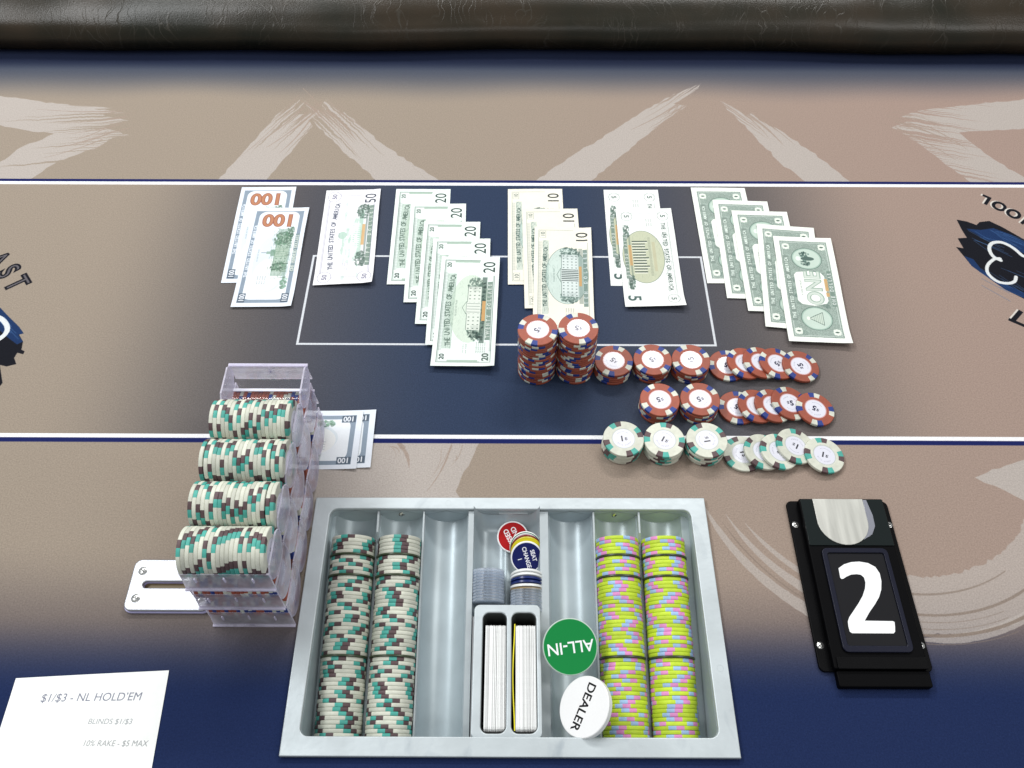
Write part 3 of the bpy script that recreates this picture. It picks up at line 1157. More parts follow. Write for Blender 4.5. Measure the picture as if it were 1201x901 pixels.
ORD = ['', 'first', 'second', 'third', 'fourth', 'fifth', 'sixth', 'seventh', 'eighth', 'ninth', 'tenth', 'eleventh', 'twelfth',
       'thirteenth', 'fourteenth', 'fifteenth', 'sixteenth', 'seventeenth', 'eighteenth', 'nineteenth', 'twentieth']
notes = {
    '100': ('hundred', [[-297.4, 720.6, 2.0], [-277.5, 683.4, 0.8]]),
    '50': ('fifty', [[-193.5, 716.0, 1.8]]),
    '20': ('twenty', [[-109.8, 718.3, 0.8], [-89.4, 691.7, 1.1], [-73.0, 660.1, -0.1], [-60.3, 631.2, 0.1], [-50.9, 601.0, -1.5]]),
    '10': ('ten', [[26.2, 718.4, 0.4], [44.1, 683.0, 0.9], [55.6, 651.0, -1.4]]),
    '5': ('five', [[142.2, 717.7, -0.3], [155.1, 684.0, 0.1]]),
    '1': ('one', [[249.7, 721.7, 0.2], [270.8, 698.1, -1.5], [290.9, 679.2, -1.4], [311.3, 653.9, -5.6], [329.6, 634.2, -3.6]]),
}
sd = 0
for key, (word, lst) in notes.items():
    for k, (x, y, a) in enumerate(lst):
        sd += 1
        if len(lst) == 1:
            lab = 'single fifty dollar bill lying alone beside the fanned twenties'
        elif k == len(lst) - 1:
            lab = '%s dollar bill fully in view on top of its fan' % word
        elif k == 0:
            lab = '%s dollar bill at the bottom of its fan, touching the white line' % word
        else:
            lab = '%s dollar bill, %s from the bottom of its fan' % (word, ORD[k + 1])
        make_note(key, x, y, a, k, lab, 'banknotes fanned out across the felt' if len(lst) > 1 else None, ccw=(key != '5'),
                  last=(k == len(lst) - 1), seed=sd)

# ================================================================== chips
RC, TC = 19.6, 3.33
NSEG = 56


def inlay_img(txt, name, edge, ink):
    p = Paint(24, 24, 14, (.84, .84, .88), -12, -12)
    p.ell(0, 0, 11.3, 11.3, edge, 1, ring=.9)
    p.ell(0, 0, 9.6, 9.6, np.array([200, 200, 212]) / 255, .5, ring=.15)
    p.text(txt[0], -2.3, .2, 5.6, ink, 0, .02, 1.0)
    p.text(txt[1:], 1.5, 0, 8.2, ink, 0, .04, 1.0)
    g = np.array([150, 150, 165]) / 255
    p.arc_text('POKER CLUB', 0, 0, 7.4, 2.0, 150, 30, g)
    for k in range(9):
        an = R(230 + 80 * k / 8)
        p.ell(7.6 * math.cos(an), 7.6 * math.sin(an), .35, .35, g)
    return p.image(name)


def clay(n, c):
    m = mat(n, c, rough=.55, noise=.10, nscale=170, bump=.25, bscale=1500)
    nt = m.node_tree
    b = nt.nodes['Principled BSDF']
    src = b.inputs['Base Color'].links[0].from_socket
    oi = nt.nodes.new('ShaderNodeObjectInfo')
    r = nt.nodes.new('ShaderNodeMapRange')
    r.inputs['To Min'].default_value = .82
    r.inputs['To Max'].default_value = 1.08
    v = nt.nodes.new('ShaderNodeVectorMath')
    v.operation = 'SCALE'
    nt.links.new(oi.outputs['Random'], r.inputs['Value'])
    nt.links.new(src, v.inputs[0])
    nt.links.new(r.outputs['Result'], v.inputs['Scale'])
    nt.links.new(v.outputs['Vector'], b.inputs['Base Color'])
    return m



m_red = clay('clay_red', (.315, .07, .036))
m_blue = clay('clay_blue', (.010, .035, .22))
m_cream = clay('clay_cream', (.60, .61, .52))
m_ivory = clay('clay_ivory', (.59, .60, .51))
m_teal = clay('clay_teal', (.06, .36, .30))
m_brown = clay('clay_brown', (.085, .048, .052))
m_lime = clay('clay_lime', (.50, .66, .03))
m_pink = clay('clay_pink', (.68, .25, .52))
m_sky = clay('clay_sky', (.33, .50, .74))
in_red = print_mat('inlay_red', inlay_img('$5', 'inlay_five', (.78, .6, .6), np.array([30, 30, 60]) / 255), rough=.35, noise=.01, coat=.2)
in_wht = print_mat('inlay_white', inlay_img('$1', 'inlay_one', (.72, .74, .72), np.array([40, 40, 48]) / 255), rough=.35, noise=.01, coat=.2)


def chip_mesh(name, body, sa, sb, inlay):
    b = MB()
    prof = [(0, 0), (11.3, 0), (13.9, 0), (RC - .55, 0), (RC - .12, .28), (RC, .6), (RC, TC - .6), (RC - .12, TC - .28), (RC - .55, TC), (13.9, TC), (11.5, TC), (11.3, TC - .12), (0, TC - .12)]

    def m(k, i):
        if k == 11:
            return 3
        if 2 <= k <= 8:
            q = i % 14
            if q < 3:
                return 1
            if q < 6:
                return 2
        return 0
    b.lathe(prof, NSEG, m)
    return b.mesh(name, [body, sa, sb, inlay], smooth=True, uv=lambda x, y, z: ((x + 12) / 24, (y + 12) / 24), angle=30)


chip_red = chip_mesh('red_chip', m_red, m_cream, m_blue, in_red)
chip_wht = chip_mesh('white_chip', m_ivory, m_brown, m_teal, in_wht)
chip_lime = chip_mesh('lime_chip', m_lime, m_pink, m_sky, in_wht)


def chip(me, kind, M, label, group):
    o = bpy.data.objects.new(kind, me)
    COL.objects.link(o)
    o.matrix_world = M
    o['label'] = label
    o['category'] = 'poker chip'
    o['group'] = group
    return o


def T(x, y, z):
    return Matrix.Translation((x * S, y * S, z * S))


def RX(a):
    return Matrix.Rotation(R(a), 4, 'X')


def RY(a):
    return Matrix.Rotation(R(a), 4, 'Y')


def RZ(a):
    return Matrix.Rotation(R(a), 4, 'Z')


random.seed(21)


def stack(me, kind, word, x, y, n, where, group, toprot):
    sx, sy = 0, 0
    for k in range(n):
        sx = max(-.9, min(.9, sx + random.uniform(-.35, .35)))
        sy = max(-.9, min(.9, sy + random.uniform(-.35, .35)))
        a = toprot if k == n - 1 else random.uniform(0, 360)
        frm = n - k
        if frm == 1:
            pos = 'top chip'
        elif k == 0:
            pos = 'bottom chip'
        elif frm <= 10:
            pos = '%s chip from the top' % ORD[frm]
        else:
            pos = '%s chip from the bottom' % ORD[k + 1]
        chip(me, kind, T(x + sx, y + sy, .4 + k * (TC + .02)) @ RZ(a), '%s %s of the %s' % (word, pos, where), group)


# rotation given = angle of the "$5" writing as read in the photo
stack(chip_red, 'red_chip', 'red', 24.4, 522.8, 20, 'tall stack farther from the short stacks', 'red five dollar chips in two tall stacks', 230)
stack(chip_red, 'red_chip', 'red', 63.6, 524.1, 20, 'tall stack next to the short stacks', 'red five dollar chips in two tall stacks', 180)
for x, y, a, w in ((102.9, 523.2, 140, 'short stack touching a tall stack'), (142.5, 524.4, 205, 'middle short stack of the far red row'),
                   (182.4, 524.6, 100, 'short stack beside the far red spread')):
    stack(chip_red, 'red_chip', 'red', x, y, 5, w, 'red five dollar chips in short stacks', a)
for x, y, a, w in ((145.4, 475.4, 195, 'lone-standing end stack of the near red row'), (185.8, 475.6, 200, 'short stack beside the near red spread')):
    stack(chip_red, 'red_chip', 'red', x, y, 5, w, 'red five dollar chips in short stacks', a)
for x, y, a, w in ((105.8, 429.9, 185, 'white stack farthest from the white spread'), (145.8, 428.7, 150, 'middle white stack'), (185.6, 427.9, 280, 'white stack next to the white spread')):
    stack(chip_wht, 'white_chip', 'white', x, y, 5, w, 'white one dollar chips in short stacks', a)


def spread(me, kind, word, pts, row, rots):
    for k, (x, y) in enumerate(pts):
        if k == 0:
            M = T(x, y, .4) @ RZ(rots[k])
        else:
            d = x - pts[k - 1][0]
            th = math.degrees(math.asin(min(.35, (TC + .1) / d)))
            M = T(x, y, RC * math.sin(R(th)) + .45) @ RY(th) @ RZ(rots[k])
        pos = ['undermost chip', 'second chip', 'middle chip', 'fourth chip', 'uppermost chip fully in view'][k]
        chip(me, kind, M, '%s %s of the %s' % (word, pos, row), '%s chips spread in an overlapping row' % word)


spread(chip_red, 'red_chip', 'red', [(222.5, 527.5), (239.5, 527.5), (256, 528.5), (273, 527.5), (297, 524.8)], 'far red spread beside the one dollar bills', [160, 35, 10, 230, 110])
spread(chip_red, 'red_chip', 'red', [(225.5, 475.1), (243, 474.4), (259.5, 474.8), (277, 478), (301.5, 471.8)], 'near red spread above the white chips', [150, 300, 20, 5, 155])
spread(chip_wht, 'white_chip', 'white', [(222.8, 421.5), (241, 421.5), (256, 421.5), (273, 428), (299.5, 418.5)], 'white spread on the white line', [100, 40, 60, 330, 160])

# ================================================================== clear chip racks
acrylic = clear_mat('clear_acrylic', (.98, .98, .995), .20, (.95, .93, 1.0), rough=.08)
acrylic_side = clear_mat('clear_acrylic_side', (.98, .98, 1.0), .17, (.86, .83, 1.0), rough=.10, ior=1.4)
acrylic_back = clear_mat('clear_acrylic_back', (.985, .985, 1.0), .24, (.95, .93, 1.0), rough=.08)
acrylic_thin = clear_mat('clear_acrylic_thin', (.99, .99, 1.0), .015, (.8, .8, .95), rough=.05)
acrylic_edge = clear_mat('acrylic_edge', (.95, .95, .99), .85, (.90, .87, 1.0), rough=.08)
acrylic_glint = mat('acrylic_glint', (.86, .86, .95), rough=.25)  # opaque pale colour standing in for highlight lines on the troughs
RX0, RX1, RY0 = -255.5, -185.5, 251.4
PITCH = 39.6
LEVEL = 40.3


def rack_parts():
    out = {}
    half = 71
    rin, rout = 19.75, 20.9
    zax = rout + .0
    # trough shell
    b = MB()
    n = 14
    vs = []
    for x in (RX0 + 1.4, RX1 - 1.4):
        for r in (rin, rout):
            for k in range(n + 1):
                a = R(-90 - half + 2 * half * k / n)
                vs.append((x, r * math.cos(a), zax + r * math.sin(a)))
    q = n + 1
    fs = []
    for k in range(n):
        fs += [(k, k + 1, 2 * q + k + 1, 2 * q + k), (q + k, 3 * q + k, 3 * q + k + 1, q + k + 1),
               (k, q + k, q + k + 1, k + 1), (2 * q + k, 2 * q + k + 1, 3 * q + k + 1, 3 * q + k)]
    fs += [(0, 2 * q, 3 * q, q), (n, q + n, 3 * q + n, 2 * q + n)]
    b.add(vs, fs)
    out['trough'] = b.mesh('trough', [acrylic_thin], smooth=True, angle=40)
    # ridge where two troughs meet, its highlight painted as pale colour
    b = MB()
    b.box(RX0 + 1.4, RX1 - 1.4, -1.0, 1.0, zax - 8.6, zax - 5.2)
    out['ridge_glint'] = b.mesh('ridge_glint', [acrylic_glint])
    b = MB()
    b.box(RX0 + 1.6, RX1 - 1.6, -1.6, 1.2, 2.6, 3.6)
    out['glint_bar'] = b.mesh('glint_bar', [acrylic_glint])  # bar added as a painted highlight along the trough floor
    # scalloped side plate of one row
    b = MB()
    pts = []
    for k in range(n + 1):
        a = R(-90 - half + 2 * half * k / n)
        pts.append((rout * math.cos(a), zax + rout * math.sin(a)))
    pts += [(PITCH / 2 - .8, zax + 1.5), (PITCH / 2 - 6, zax + 6.5), (-PITCH / 2 + 6, zax + 6.5), (-PITCH / 2 + .8, zax + 1.5)]
    m_ = len(pts)
    vs = [(0, y, z) for y, z in pts] + [(1.4, y, z) for y, z in pts]
    fs = [tuple(range(m_)), tuple(range(2 * m_ - 1, m_ - 1, -1))]
    b.add(vs, fs, 0)
    b.add(vs, [(i, m_ + i, m_ + (i + 1) % m_, (i + 1) % m_) for i in range(m_)], 1)
    out['side_plate'] = b.mesh('side_plate', [acrylic_side, acrylic_edge])
    b = MB()
    pts = pts[:n + 1] + [(PITCH / 2 - .6, zax + 16.0), (8, zax + 13.5), (-8, zax + 13.5), (-PITCH / 2 + .6, zax + 16.0)]
    m_ = len(pts)
    vs = [(0, y, z) for y, z in pts] + [(1.4, y, z) for y, z in pts]
    b.add(vs, [tuple(range(m_)), tuple(range(2 * m_ - 1, m_ - 1, -1))], 0)
    b.add(vs, [(i, m_ + i, m_ + (i + 1) % m_, (i + 1) % m_) for i in range(m_)], 1)
    out['tall_side_plate'] = b.mesh('side_plate', [acrylic_side, acrylic_edge])
    # end panels (slightly leaning in) with bright edges and small ribs
    for nm, sgn in (('front_panel', 1), ('back_panel', -1)):
        b = MB()
        t = 1.6
        y0 = 0
        x0, x1 = RX0, RX1
        zt = 23.0
        lean = 2.5 * sgn
        vs = [(x0, 0, 0), (x1, 0, 0), (x1, t * sgn, 0), (x0, t * sgn, 0), (x0 + 1.2, lean, zt), (x1 - 1.2, lean, zt), (x1 - 1.2, lean + t * sgn, zt), (x0 + 1.2, lean + t * sgn, zt)]
        b.add(vs, [(0, 1, 5, 4), (2, 3, 7, 6)] if sgn > 0 else [(0, 4, 5, 1), (2, 6, 7, 3)], 0)
        b.add(vs, [(0, 3, 2, 1), (4, 5, 6, 7), (1, 2, 6, 5), (3, 0, 4, 7)], 1)
        out[nm] = b.mesh(nm, [acrylic if sgn > 0 else acrylic_back, acrylic_edge])
    b = MB()
    b.box(-.5, .5, -1.4, 0, 0, 6.5)
    out['rib'] = b.mesh('rib', [acrylic_edge])
    b = MB()
    b.box(RX0 - .3, RX1 + .3, -1.7, .9, -.8, .8)
    out['lip'] = b.mesh('lip', [acrylic_edge])
    return out


RP = rack_parts()
L5 = 2.2 + 5 * PITCH + 2.2


def make_rack(z, dx, label):
    t = obj('chip_rack', None, loc=(0, 0, 0), label=label, cat='chip rack', group='clear chip racks stacked in a tower')
    for k in range(5):
        yc = RY0 + 2.2 + PITCH * (k + .5)
        obj('trough', RP['trough'], t, (dx, yc, z))
        if k < 4:
            obj('ridge_glint', RP['ridge_glint'], t, (dx, yc + PITCH / 2, z))
        obj('side_plate', RP['side_plate' if z > 60 else 'tall_side_plate'], t, (RX0 + dx, yc, z))
        obj('side_plate', RP['side_plate' if z > 60 else 'tall_side_plate'], t, (RX1 - 1.4 + dx, yc, z))
    obj('front_panel', RP['front_panel'], t, (dx, RY0 - .3, z))
    obj('back_panel', RP['back_panel'], t, (dx, RY0 + L5 + .3, z))
    obj('bottom_lip', RP['lip'], t, (dx, RY0 - .2, z + .9))
    obj('top_lip', RP['lip'], t, (dx, RY0 + L5 - 1.6, z + 22.5))
    obj('ridge_glint', RP['glint_bar'], t, (dx, RY0 + 2.2 + PITCH * 4.5 + 6.5, z))  # added highlight bar on the back trough's floor
    for xr in (RX0 + 13, -220.5, RX1 - 13):
        obj('rib', RP['rib'], t, (xr + dx, RY0 - .3 if xr != -220.5 else RY0 + .2, z + 16))
    obj('rib', RP['rib'], t, (-220.5 + dx, RY0 + L5 - 1.2, z + 12))
    return t


make_rack(.2, 0, 'clear plastic chip rack at the bottom of the tower')
make_rack(LEVEL + .2, 0, 'clear plastic chip rack in the middle of the tower')
make_rack(2 * LEVEL + .2, 1.5, 'clear plastic chip rack on top holding rows of white chips')

random.seed(5)


def rack_row(me, kind, word, lev, row, dx, label, group, gaps=(), n=20):
    yc = RY0 + 2.2 + PITCH * (row + .5)
    zc = lev * LEVEL + 20.9 + .2 - .1
    x = RX0 + dx + 1.6 - (0.6 if lev == 2 else 0)
    for k in range(n):
        if k in gaps:
            x += .8
        M = T(x, yc + random.uniform(-.1, .1), zc) @ RY(90) @ RZ(random.uniform(0, 360))
        pos = 'first' if k == 0 else ('last' if k == n - 1 else ORD[k + 1])
        chip(me, kind, M, '%s chip, %s from the drop slot plate side, in %s' % (word, pos, label), group)
        x += TC


rownames = ['front row', 'second row', 'third row', 'fourth row', 'back row']
for r_ in range(4):
    rack_row(chip_wht, 'white_chip', 'white', 2, r_, 1.0, rownames[r_] + ' of the top rack', 'white chips in the top rack', {0: (), 1: (18,), 2: (1, 17), 3: ()}[r_])
for r_ in range(5):
    rack_row(chip_red, 'red_chip', 'red', 1, r_, 0, rownames[r_] + ' of the middle rack', 'red chips in the middle rack')
for r_ in range(5):
    rack_row(chip_red, 'red_chip', 'red', 0, r_, 0, rownames[r_] + ' of the bottom rack', 'red chips in the bottom rack')

# two hundreds tucked under the rack tower
def loose_note(cx, cy, ang, z, label, seed):
    nx, ny = 30, 12
    w, h = 106.0, 66.3                                   # the far end is folded under, beneath the racks
    vs = []
    for j in range(ny + 1):
        for i in range(nx + 1):
            u, v = i / nx - .5, j / ny - .5
            zz = z + 9 * max(0, u - .15) ** 1.3 + .5 * math.sin(u * 9 + seed) * max(0, u) + .5 * math.sin(v * 6 + seed) * max(0, u - .05)
            vs.append((u * w, v * h, zz))
    b = MB()
    b.add(vs, [(j * (nx + 1) + i, j * (nx + 1) + i + 1, (j + 1) * (nx + 1) + i + 1, (j + 1) * (nx + 1) + i) for j in range(ny) for i in range(nx)])
    me = b.mesh('banknote', [note_mats['100']], smooth=True, angle=None, uv=lambda x, y, zz: (.5 - (x + 78 - w / 2) / 156.0, .5 - y / h))
    return obj('banknote', me, loc=(cx, cy, 0), rot=(0, 0, R(ang)), label=label, cat='banknote', group='hundred dollar bills pinned under the chip racks')


loose_note(-137.5 - 52.5, 438.0, .6, .08, 'hundred dollar bill under the chip racks, lower of the two, sticking out farther', 1)
loose_note(-150.5 - 52.5, 437.0, -.2, .35, 'hundred dollar bill under the chip racks, upper of the two', 2)
for o in COL.objects:                                   # the bottom rack stands on the notes
    if o.name.startswith('chip_rack') and 'bottom' in o['label']:
        o.location.z = .0

# ================================================================== dealer's chip tray
alu = mat('cast_aluminium', (.50, .55, .57), rough=.42, metal=.3, noise=.09, nscale=26, bump=.35, bscale=160)
alu_in = mat('aluminium_inside', (.42, .49, .52), rough=.36, metal=.25, noise=.08, nscale=30, bump=.15, bscale=120)
steel = mat('screw_steel', (.62, .62, .60), rough=.25, metal=.95)
dark_hole = mat('dark_recess', (.02, .02, .02), rough=.8)
for m_ in (alu,):
    nt = m_.node_tree
    b_ = nt.nodes['Principled BSDF']
    src = b_.inputs['Base Color'].links[0].from_socket
    tc = nt.nodes.new('ShaderNodeTexCoord')
    mp = nt.nodes.new('ShaderNodeMapping'); mp.inputs['Scale'].default_value = (22, 14, 20); mp.inputs['Rotation'].default_value = (0, 0, .6)
    nz = nt.nodes.new('ShaderNodeTexNoise'); nz.inputs['Scale'].default_value = 1.4; nz.inputs['Detail'].default_value = 9; nz.inputs['Distortion'].default_value = 1.2
    mr = nt.nodes.new('ShaderNodeMapRange'); mr.inputs['From Min'].default_value = .60; mr.inputs['From Max'].default_value = .76; mr.inputs['To Max'].default_value = .38
    mx = nt.nodes.new('ShaderNodeMix'); mx.data_type = 'RGBA'
    mx.inputs['B'].default_value = (.20, .25, .30, 1)
    nt.links.new(tc.outputs['Object'], mp.inputs['Vector']); nt.links.new(mp.outputs['Vector'], nz.inputs['Vector'])
    nt.links.new(nz.outputs['Fac'], mr.inputs['Value']); nt.links.new(mr.outputs['Result'], mx.inputs['Factor'])
    nt.links.new(src, mx.inputs['A']); nt.links.new(mx.outputs['Result'], b_.inputs['Base Color'])
tray = obj('chip_tray', None, loc=(0, 0, 0), label='grey cast aluminium dealer tray set into the table, with tubes for chips', cat='chip tray')
OX0, OX1, OY0, OY1 = -181.5, 178.5, 145.5, 372.5
IX0, IX1, IY0, IY1 = -168.5, 164.0, 160.5, 360.0
outer = [(OX0 - .5, OY0), (OX1 + .5, OY0), (OX1, OY1), (OX0 - 2, OY1 - 1)]
obj('rim', plate('rim', outer, [rrect(IX0, IX1, IY0, IY1, 7)], .3, 5.0, [alu], bevel=.9), tray)
obj('pocket_wall', plate('pocket_wall', rrect(IX0 - 1.5, IX1 + 1.5, IY0 - 1.5, IY1 + 1.5, 8.5), [rrect(IX0 + .2, IX1 - .2, IY0 + .2, IY1 - .2, 7)], -66, .2, [alu_in]), tray)
SL = 30.0 / 164.0
THETA = math.degrees(math.atan(SL))


def axis_z(y):
    return -7.0 + (y - 326.0) * SL


RT = 20.3
tube_x = [-145.6, -103.3, -61.7, 53.6, 95.4, 137.6]


def tube(xc, wl, wr, name='tube'):
    b = MB()
    n, ny = 26, 24
    y0, y1 = IY0 + .3, IY1 - .4
    vs, fs = [], []
    rows = []
    for j in range(ny + 1):
        y = y0 + (y1 - y0) * j / ny
        row = []
        zt = axis_z(y) - 6.27
        row.append((xc - wl, y, zt))
        for k in range(n + 1):
            a = R(198 + 144 * k / n)
            row.append((xc + RT * math.cos(a), y, axis_z(y) + RT * math.sin(a)))
        row.append((xc + wr, y, zt))
        rows.append(row)
    m_ = n + 3
    for r_ in rows:
        vs += r_
    for j in range(ny):
        for k in range(m_ - 1):
            o = j * m_ + k
            fs.append((o, o + 1, o + m_ + 1, o + m_))
    # rounded end wall at the far end and at the near end
    for row_i, flip in ((ny, False), (0, True)):
        base = row_i * m_
        c = len(vs)
        yy = rows[row_i][0][1]
        vs.append((xc, yy, axis_z(yy) + 2))
        for k in range(m_ - 1):
            f = (c, base + k, base + k + 1)
            fs.append(f[::-1] if flip else f)
    b.add(vs, fs)
    return b.mesh(name, [alu_in], smooth=True, angle=38)


def divider(x0, x1, up=2.2):
    b = MB()
    st = [(IY0 + .5, up), (333.0, up), (340.0, max(up, 2.0)), (IY1 - .8, max(up, 2.0))]
    vs = []
    for y, u in st:
        vs += [(x0, y, axis_z(y) - 16), (x1, y, axis_z(y) - 16), (x1 - .3, y, axis_z(y) + u), (x0 + .3, y, axis_z(y) + u)]
    fs = [(0, 1, 2, 3), (15, 14, 13, 12)]
    for k in range(3):
        o = 4 * k
        fs += [(o + 3, o + 2, o + 6, o + 7), (o, o + 3, o + 7, o + 4), (o + 1, o + 5, o + 6, o + 2)]
    b.add(vs, fs)
    return b.mesh('divider', [alu])


wl = [-(IX0) + tube_x[0], 21.0, 20.9, 21.0, 21.0, 21.1]
wr = [21.1, 20.9, 20.9, 20.9, 21.1, IX1 - tube_x[5]]
for i, xc in enumerate(tube_x):
    obj('tube', tube(xc, wl[i] - .1, wr[i] - .1), tray)
for x0, x1 in ((-125.6, -123.3), (-83.3, -81.2), (-41.2, -35.6), (24.6, 32.8), (73.6, 75.8), (115.6, 117.8)):
    obj('divider', divider(x0, x1, 2.6 if x1 - x0 > 4 else (1.0 if -84 < x0 < 80 and abs(x0) < 84 else -6.0)), tray)

# middle bay floor with two shallow cradles, open above the card box
b = MB()
nx, ny = 40, 16
BX0, BX1, BY0, BY1 = -35.8, 24.8, 268.0, IY1 - .6
vs = []
for j in range(ny + 1):
    y = BY0 + (BY1 - BY0) * j / ny
    for i in range(nx + 1):
        x = BX0 + (BX1 - BX0) * i / nx
        u = (x - (BX0 + BX1) / 2) / ((BX1 - BX0) / 2)
        z = axis_z(y) - 19.5 + 18 * abs(u) ** 7 + 3.0 * math.exp(-(u / .13) ** 2)
        z += 15 * max(0, (y - (BY1 - 9)) / 9) ** 3
        vs.append((x, y, z))
b.add(vs, [(j * (nx + 1) + i, j * (nx + 1) + i + 1, (j + 1) * (nx + 1) + i + 1, (j + 1) * (nx + 1) + i) for j in range(ny) for i in range(nx)])
obj('bay_floor', b.mesh('bay_floor', [alu_in], smooth=True, angle=None), tray)
# card box with two slots
box_out = rrect(-33.2, 24.4, 160.8, 272.0, 5)
slot_a, slot_b = rrect(-25.6, -4.8, 165.0, 265.0, 6), rrect(-.8, 20.6, 165.0, 265.0, 6)
cb = obj('card_box', plate('card_box', box_out, [slot_a, slot_b], -80, -4.0, [alu], bevel=1.0), tray)
slot_shade = mat('slot_inside', (.03, .035, .033), rough=.7)  # dark walls added, the deep slots' shade put into their colour
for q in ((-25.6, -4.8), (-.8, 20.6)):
    obj('slot_inside', plate('slot_inside', rrect(q[0] + .01, q[1] - .01, 165.01, 264.99, 6), [rrect(q[0] + .5, q[1] - .5, 165.5, 264.5, 5.6)], -79, -5.5, [slot_shade]), tray)
bb_ = MB()
bb_.box(-33, 24, 161, 271.8, -84, -80.2)
obj('card_box_floor', bb_.mesh('card_box_floor', [dark_hole]), tray)


def screw(x, y, z, r=2.6, parent=None, tilt=0, me_cache={}):
    if r not in me_cache:
        b = MB()
        b.lathe([(r + .9, -.4), (r + .9, .05), (r + .4, .1), (r, .3), (r * .6, .9), (0, 1.0)], 24, lambda k, i: 1 if k == 1 else 0)
        b.box(-r * .55, r * .55, -.3, .3, .8, 1.08, 1)
        b.box(-.3, .3, -r * .55, r * .55, .8, 1.1, 1)
        me_cache[r] = b.mesh('screw', [steel, dark_hole], smooth=True, angle=40)
    return obj('screw', me_cache[r], parent, (x, y, z), (R(tilt), 0, R(random.uniform(0, 90))))


screw(-103.3, 359.2, -4.5, 2.2, tray, 80)
screw(95.4, 359.2, -4.5, 2.2, tray, 80)
b = MB()
b.box(-13, 14, IY1 - .9, IY1 - .2, -4.2, -2.4)
obj('label_slot', b.mesh('label_slot', [alu]), tray)
for x, y in ((171.5, 315), (172, 215), (101, 152), (-172, 190), (-60, 366), (60, 366.5)):
    b = MB()
    b.lathe([(2.9, 0), (2.9, .06), (2.4, .06), (2.4, .0)], 24)
    obj('rivet', b.mesh('rivet', [alu], smooth=False), tray, (x, y, 5.02))

# chips in the tubes: groups of 5, 5, 20 and 20 split by thin dark discs
spacer_mat = mat('dark_spacer', (.035, .05, .022), rough=.35)
b = MB()
b.lathe([(0, 0), (RC + .2, 0), (RC + .8, .2), (RC + .8, 1.5), (RC + .2, 1.7), (0, 1.7)], 48)
spacer_me = b.mesh('chip_spacer', [spacer_mat], smooth=True, angle=30)
random.seed(11)
gname = ['far five', 'second five', 'far twenty', 'near twenty']
tubes = [(0, chip_wht, 'white_chip', 'white', 'white tube beside the rack tower', 'white chips in the dealer tray'),
         (1, chip_wht, 'white_chip', 'white', 'white tube beside the empty tube', 'white chips in the dealer tray'),
         (4, chip_lime, 'lime_chip', 'lime', 'lime tube beside the dealer button', 'lime chips in the dealer tray'),
         (5, chip_lime, 'lime_chip', 'lime', 'lime tube along the tray edge', 'lime chips in the dealer tray')]
for ti, me, kind, word, where, grp in tubes:
    xc = tube_x[ti]
    s_ = 0.0
    y_end = 334.0
    for gi, cnt in enumerate((5, 5, 20, 20)):
        for k in range(cnt):
            y = y_end - s_ * math.cos(R(THETA))
            z = axis_z(y) - (RT - RC) + .05
            # chip axis runs down the tube
            M = T(xc + random.uniform(-.25, .25), y, z + random.uniform(0, .15)) @ RX(90 + THETA + random.uniform(-.3, .3)) @ RZ(random.uniform(0, 360))
            chip(me, kind, M, 'chip %s from the back in the %s, %s' % (ORD[k + 1], gname[gi], where), grp)
            s_ += TC + .005
        if gi < 3:
            y = y_end - s_ * math.cos(R(THETA))
            M = T(xc, y, axis_z(y) - .15) @ RX(90 + THETA)
            o = bpy.data.objects.new('chip_spacer', spacer_me)
            COL.objects.link(o)
            o.matrix_world = M
            o['label'] = 'thin dark disc after the %s in the %s' % (gname[gi], where)
            o['category'] = 'spacer'
            o['group'] = 'dark discs splitting the chip tubes'
            s_ += 1.8

# clear discs, buttons in the bay
disc_plastic = clear_mat('clear_disc_plastic', (1.0, 1.0, 1.0), .36, (.80, .88, .98), rough=.32, scuff=160)
b = MB()
b.lathe([(0, 0), (14.0, 0), (14.7, .35), (14.7, 2.0), (14.0, 2.35), (0, 2.35)], 44)
clear_me = b.mesh('clear_disc', [disc_plastic], smooth=True, angle=30)


def clear_disc(x, y, z, tilt, label, i):
    o = bpy.data.objects.new('clear_disc', clear_me)
    COL.objects.link(o)
    o.matrix_world = T(x, y, z) @ RX(tilt)
    o['label'] = label
    o['category'] = 'plastic disc'
    o['group'] = 'clear plastic discs standing in the tray bay'


def floor_z(y):
    return axis_z(y) - 19.5


for k in range(11):
    y = 307.5 - k * 2.6
    clear_disc(-22.0 + random.uniform(-.3, .3), y, floor_z(y) + 15.2, 90 + THETA, 'clear disc, %s from the back, in the row of clear discs only' % ORD[k + 1], k)
for k in range(8):
    y = 290.5 - k * 2.45
    clear_disc(12.9 + random.uniform(-.2, .2), y, floor_z(y) + 15.4, 90 + THETA, 'clear disc, %s from the back, in the row behind which the buttons lean' % ORD[k + 1], k)


def button_img(name, base, lines, rot, col=(.95, .95, .95), size=6, gap=7, ring=None):
    p = Paint(32, 32, 12, base, -16, -16)
    if ring is not None:
        p.ell(0, 0, 15.8, 15.8, ring, 1, ring=1.3)
    for i, t in enumerate(lines):
        o = (len(lines) - 1) / 2 - i
        p.text(t, -o * gap * math.sin(R(rot)), o * gap * math.cos(R(rot)), size, col, rot, .025, .9)
    return p.image(name)


def button_mesh(name, r, t, face, edge, uvr):
    b = MB()
    b.lathe([(0, 0), (r - .6, 0), (r, .5), (r, t - .5), (r - .6, t), (0, t)], 56, lambda k, i: 1 if k in (0, 4) else 0)
    return b.mesh(name, [edge, face], smooth=True, uv=lambda x, y, z: (.5 + x / (2 * uvr), .5 + y / (2 * uvr)), angle=30)


wht = mat('white_plastic', (.78, .79, .78), rough=.3, noise=.02)
pl_blue = mat('blue_plastic', (.006, .018, .12), rough=.3)
pl_gold = mat('brown_plastic', (.30, .20, .08), rough=.4)


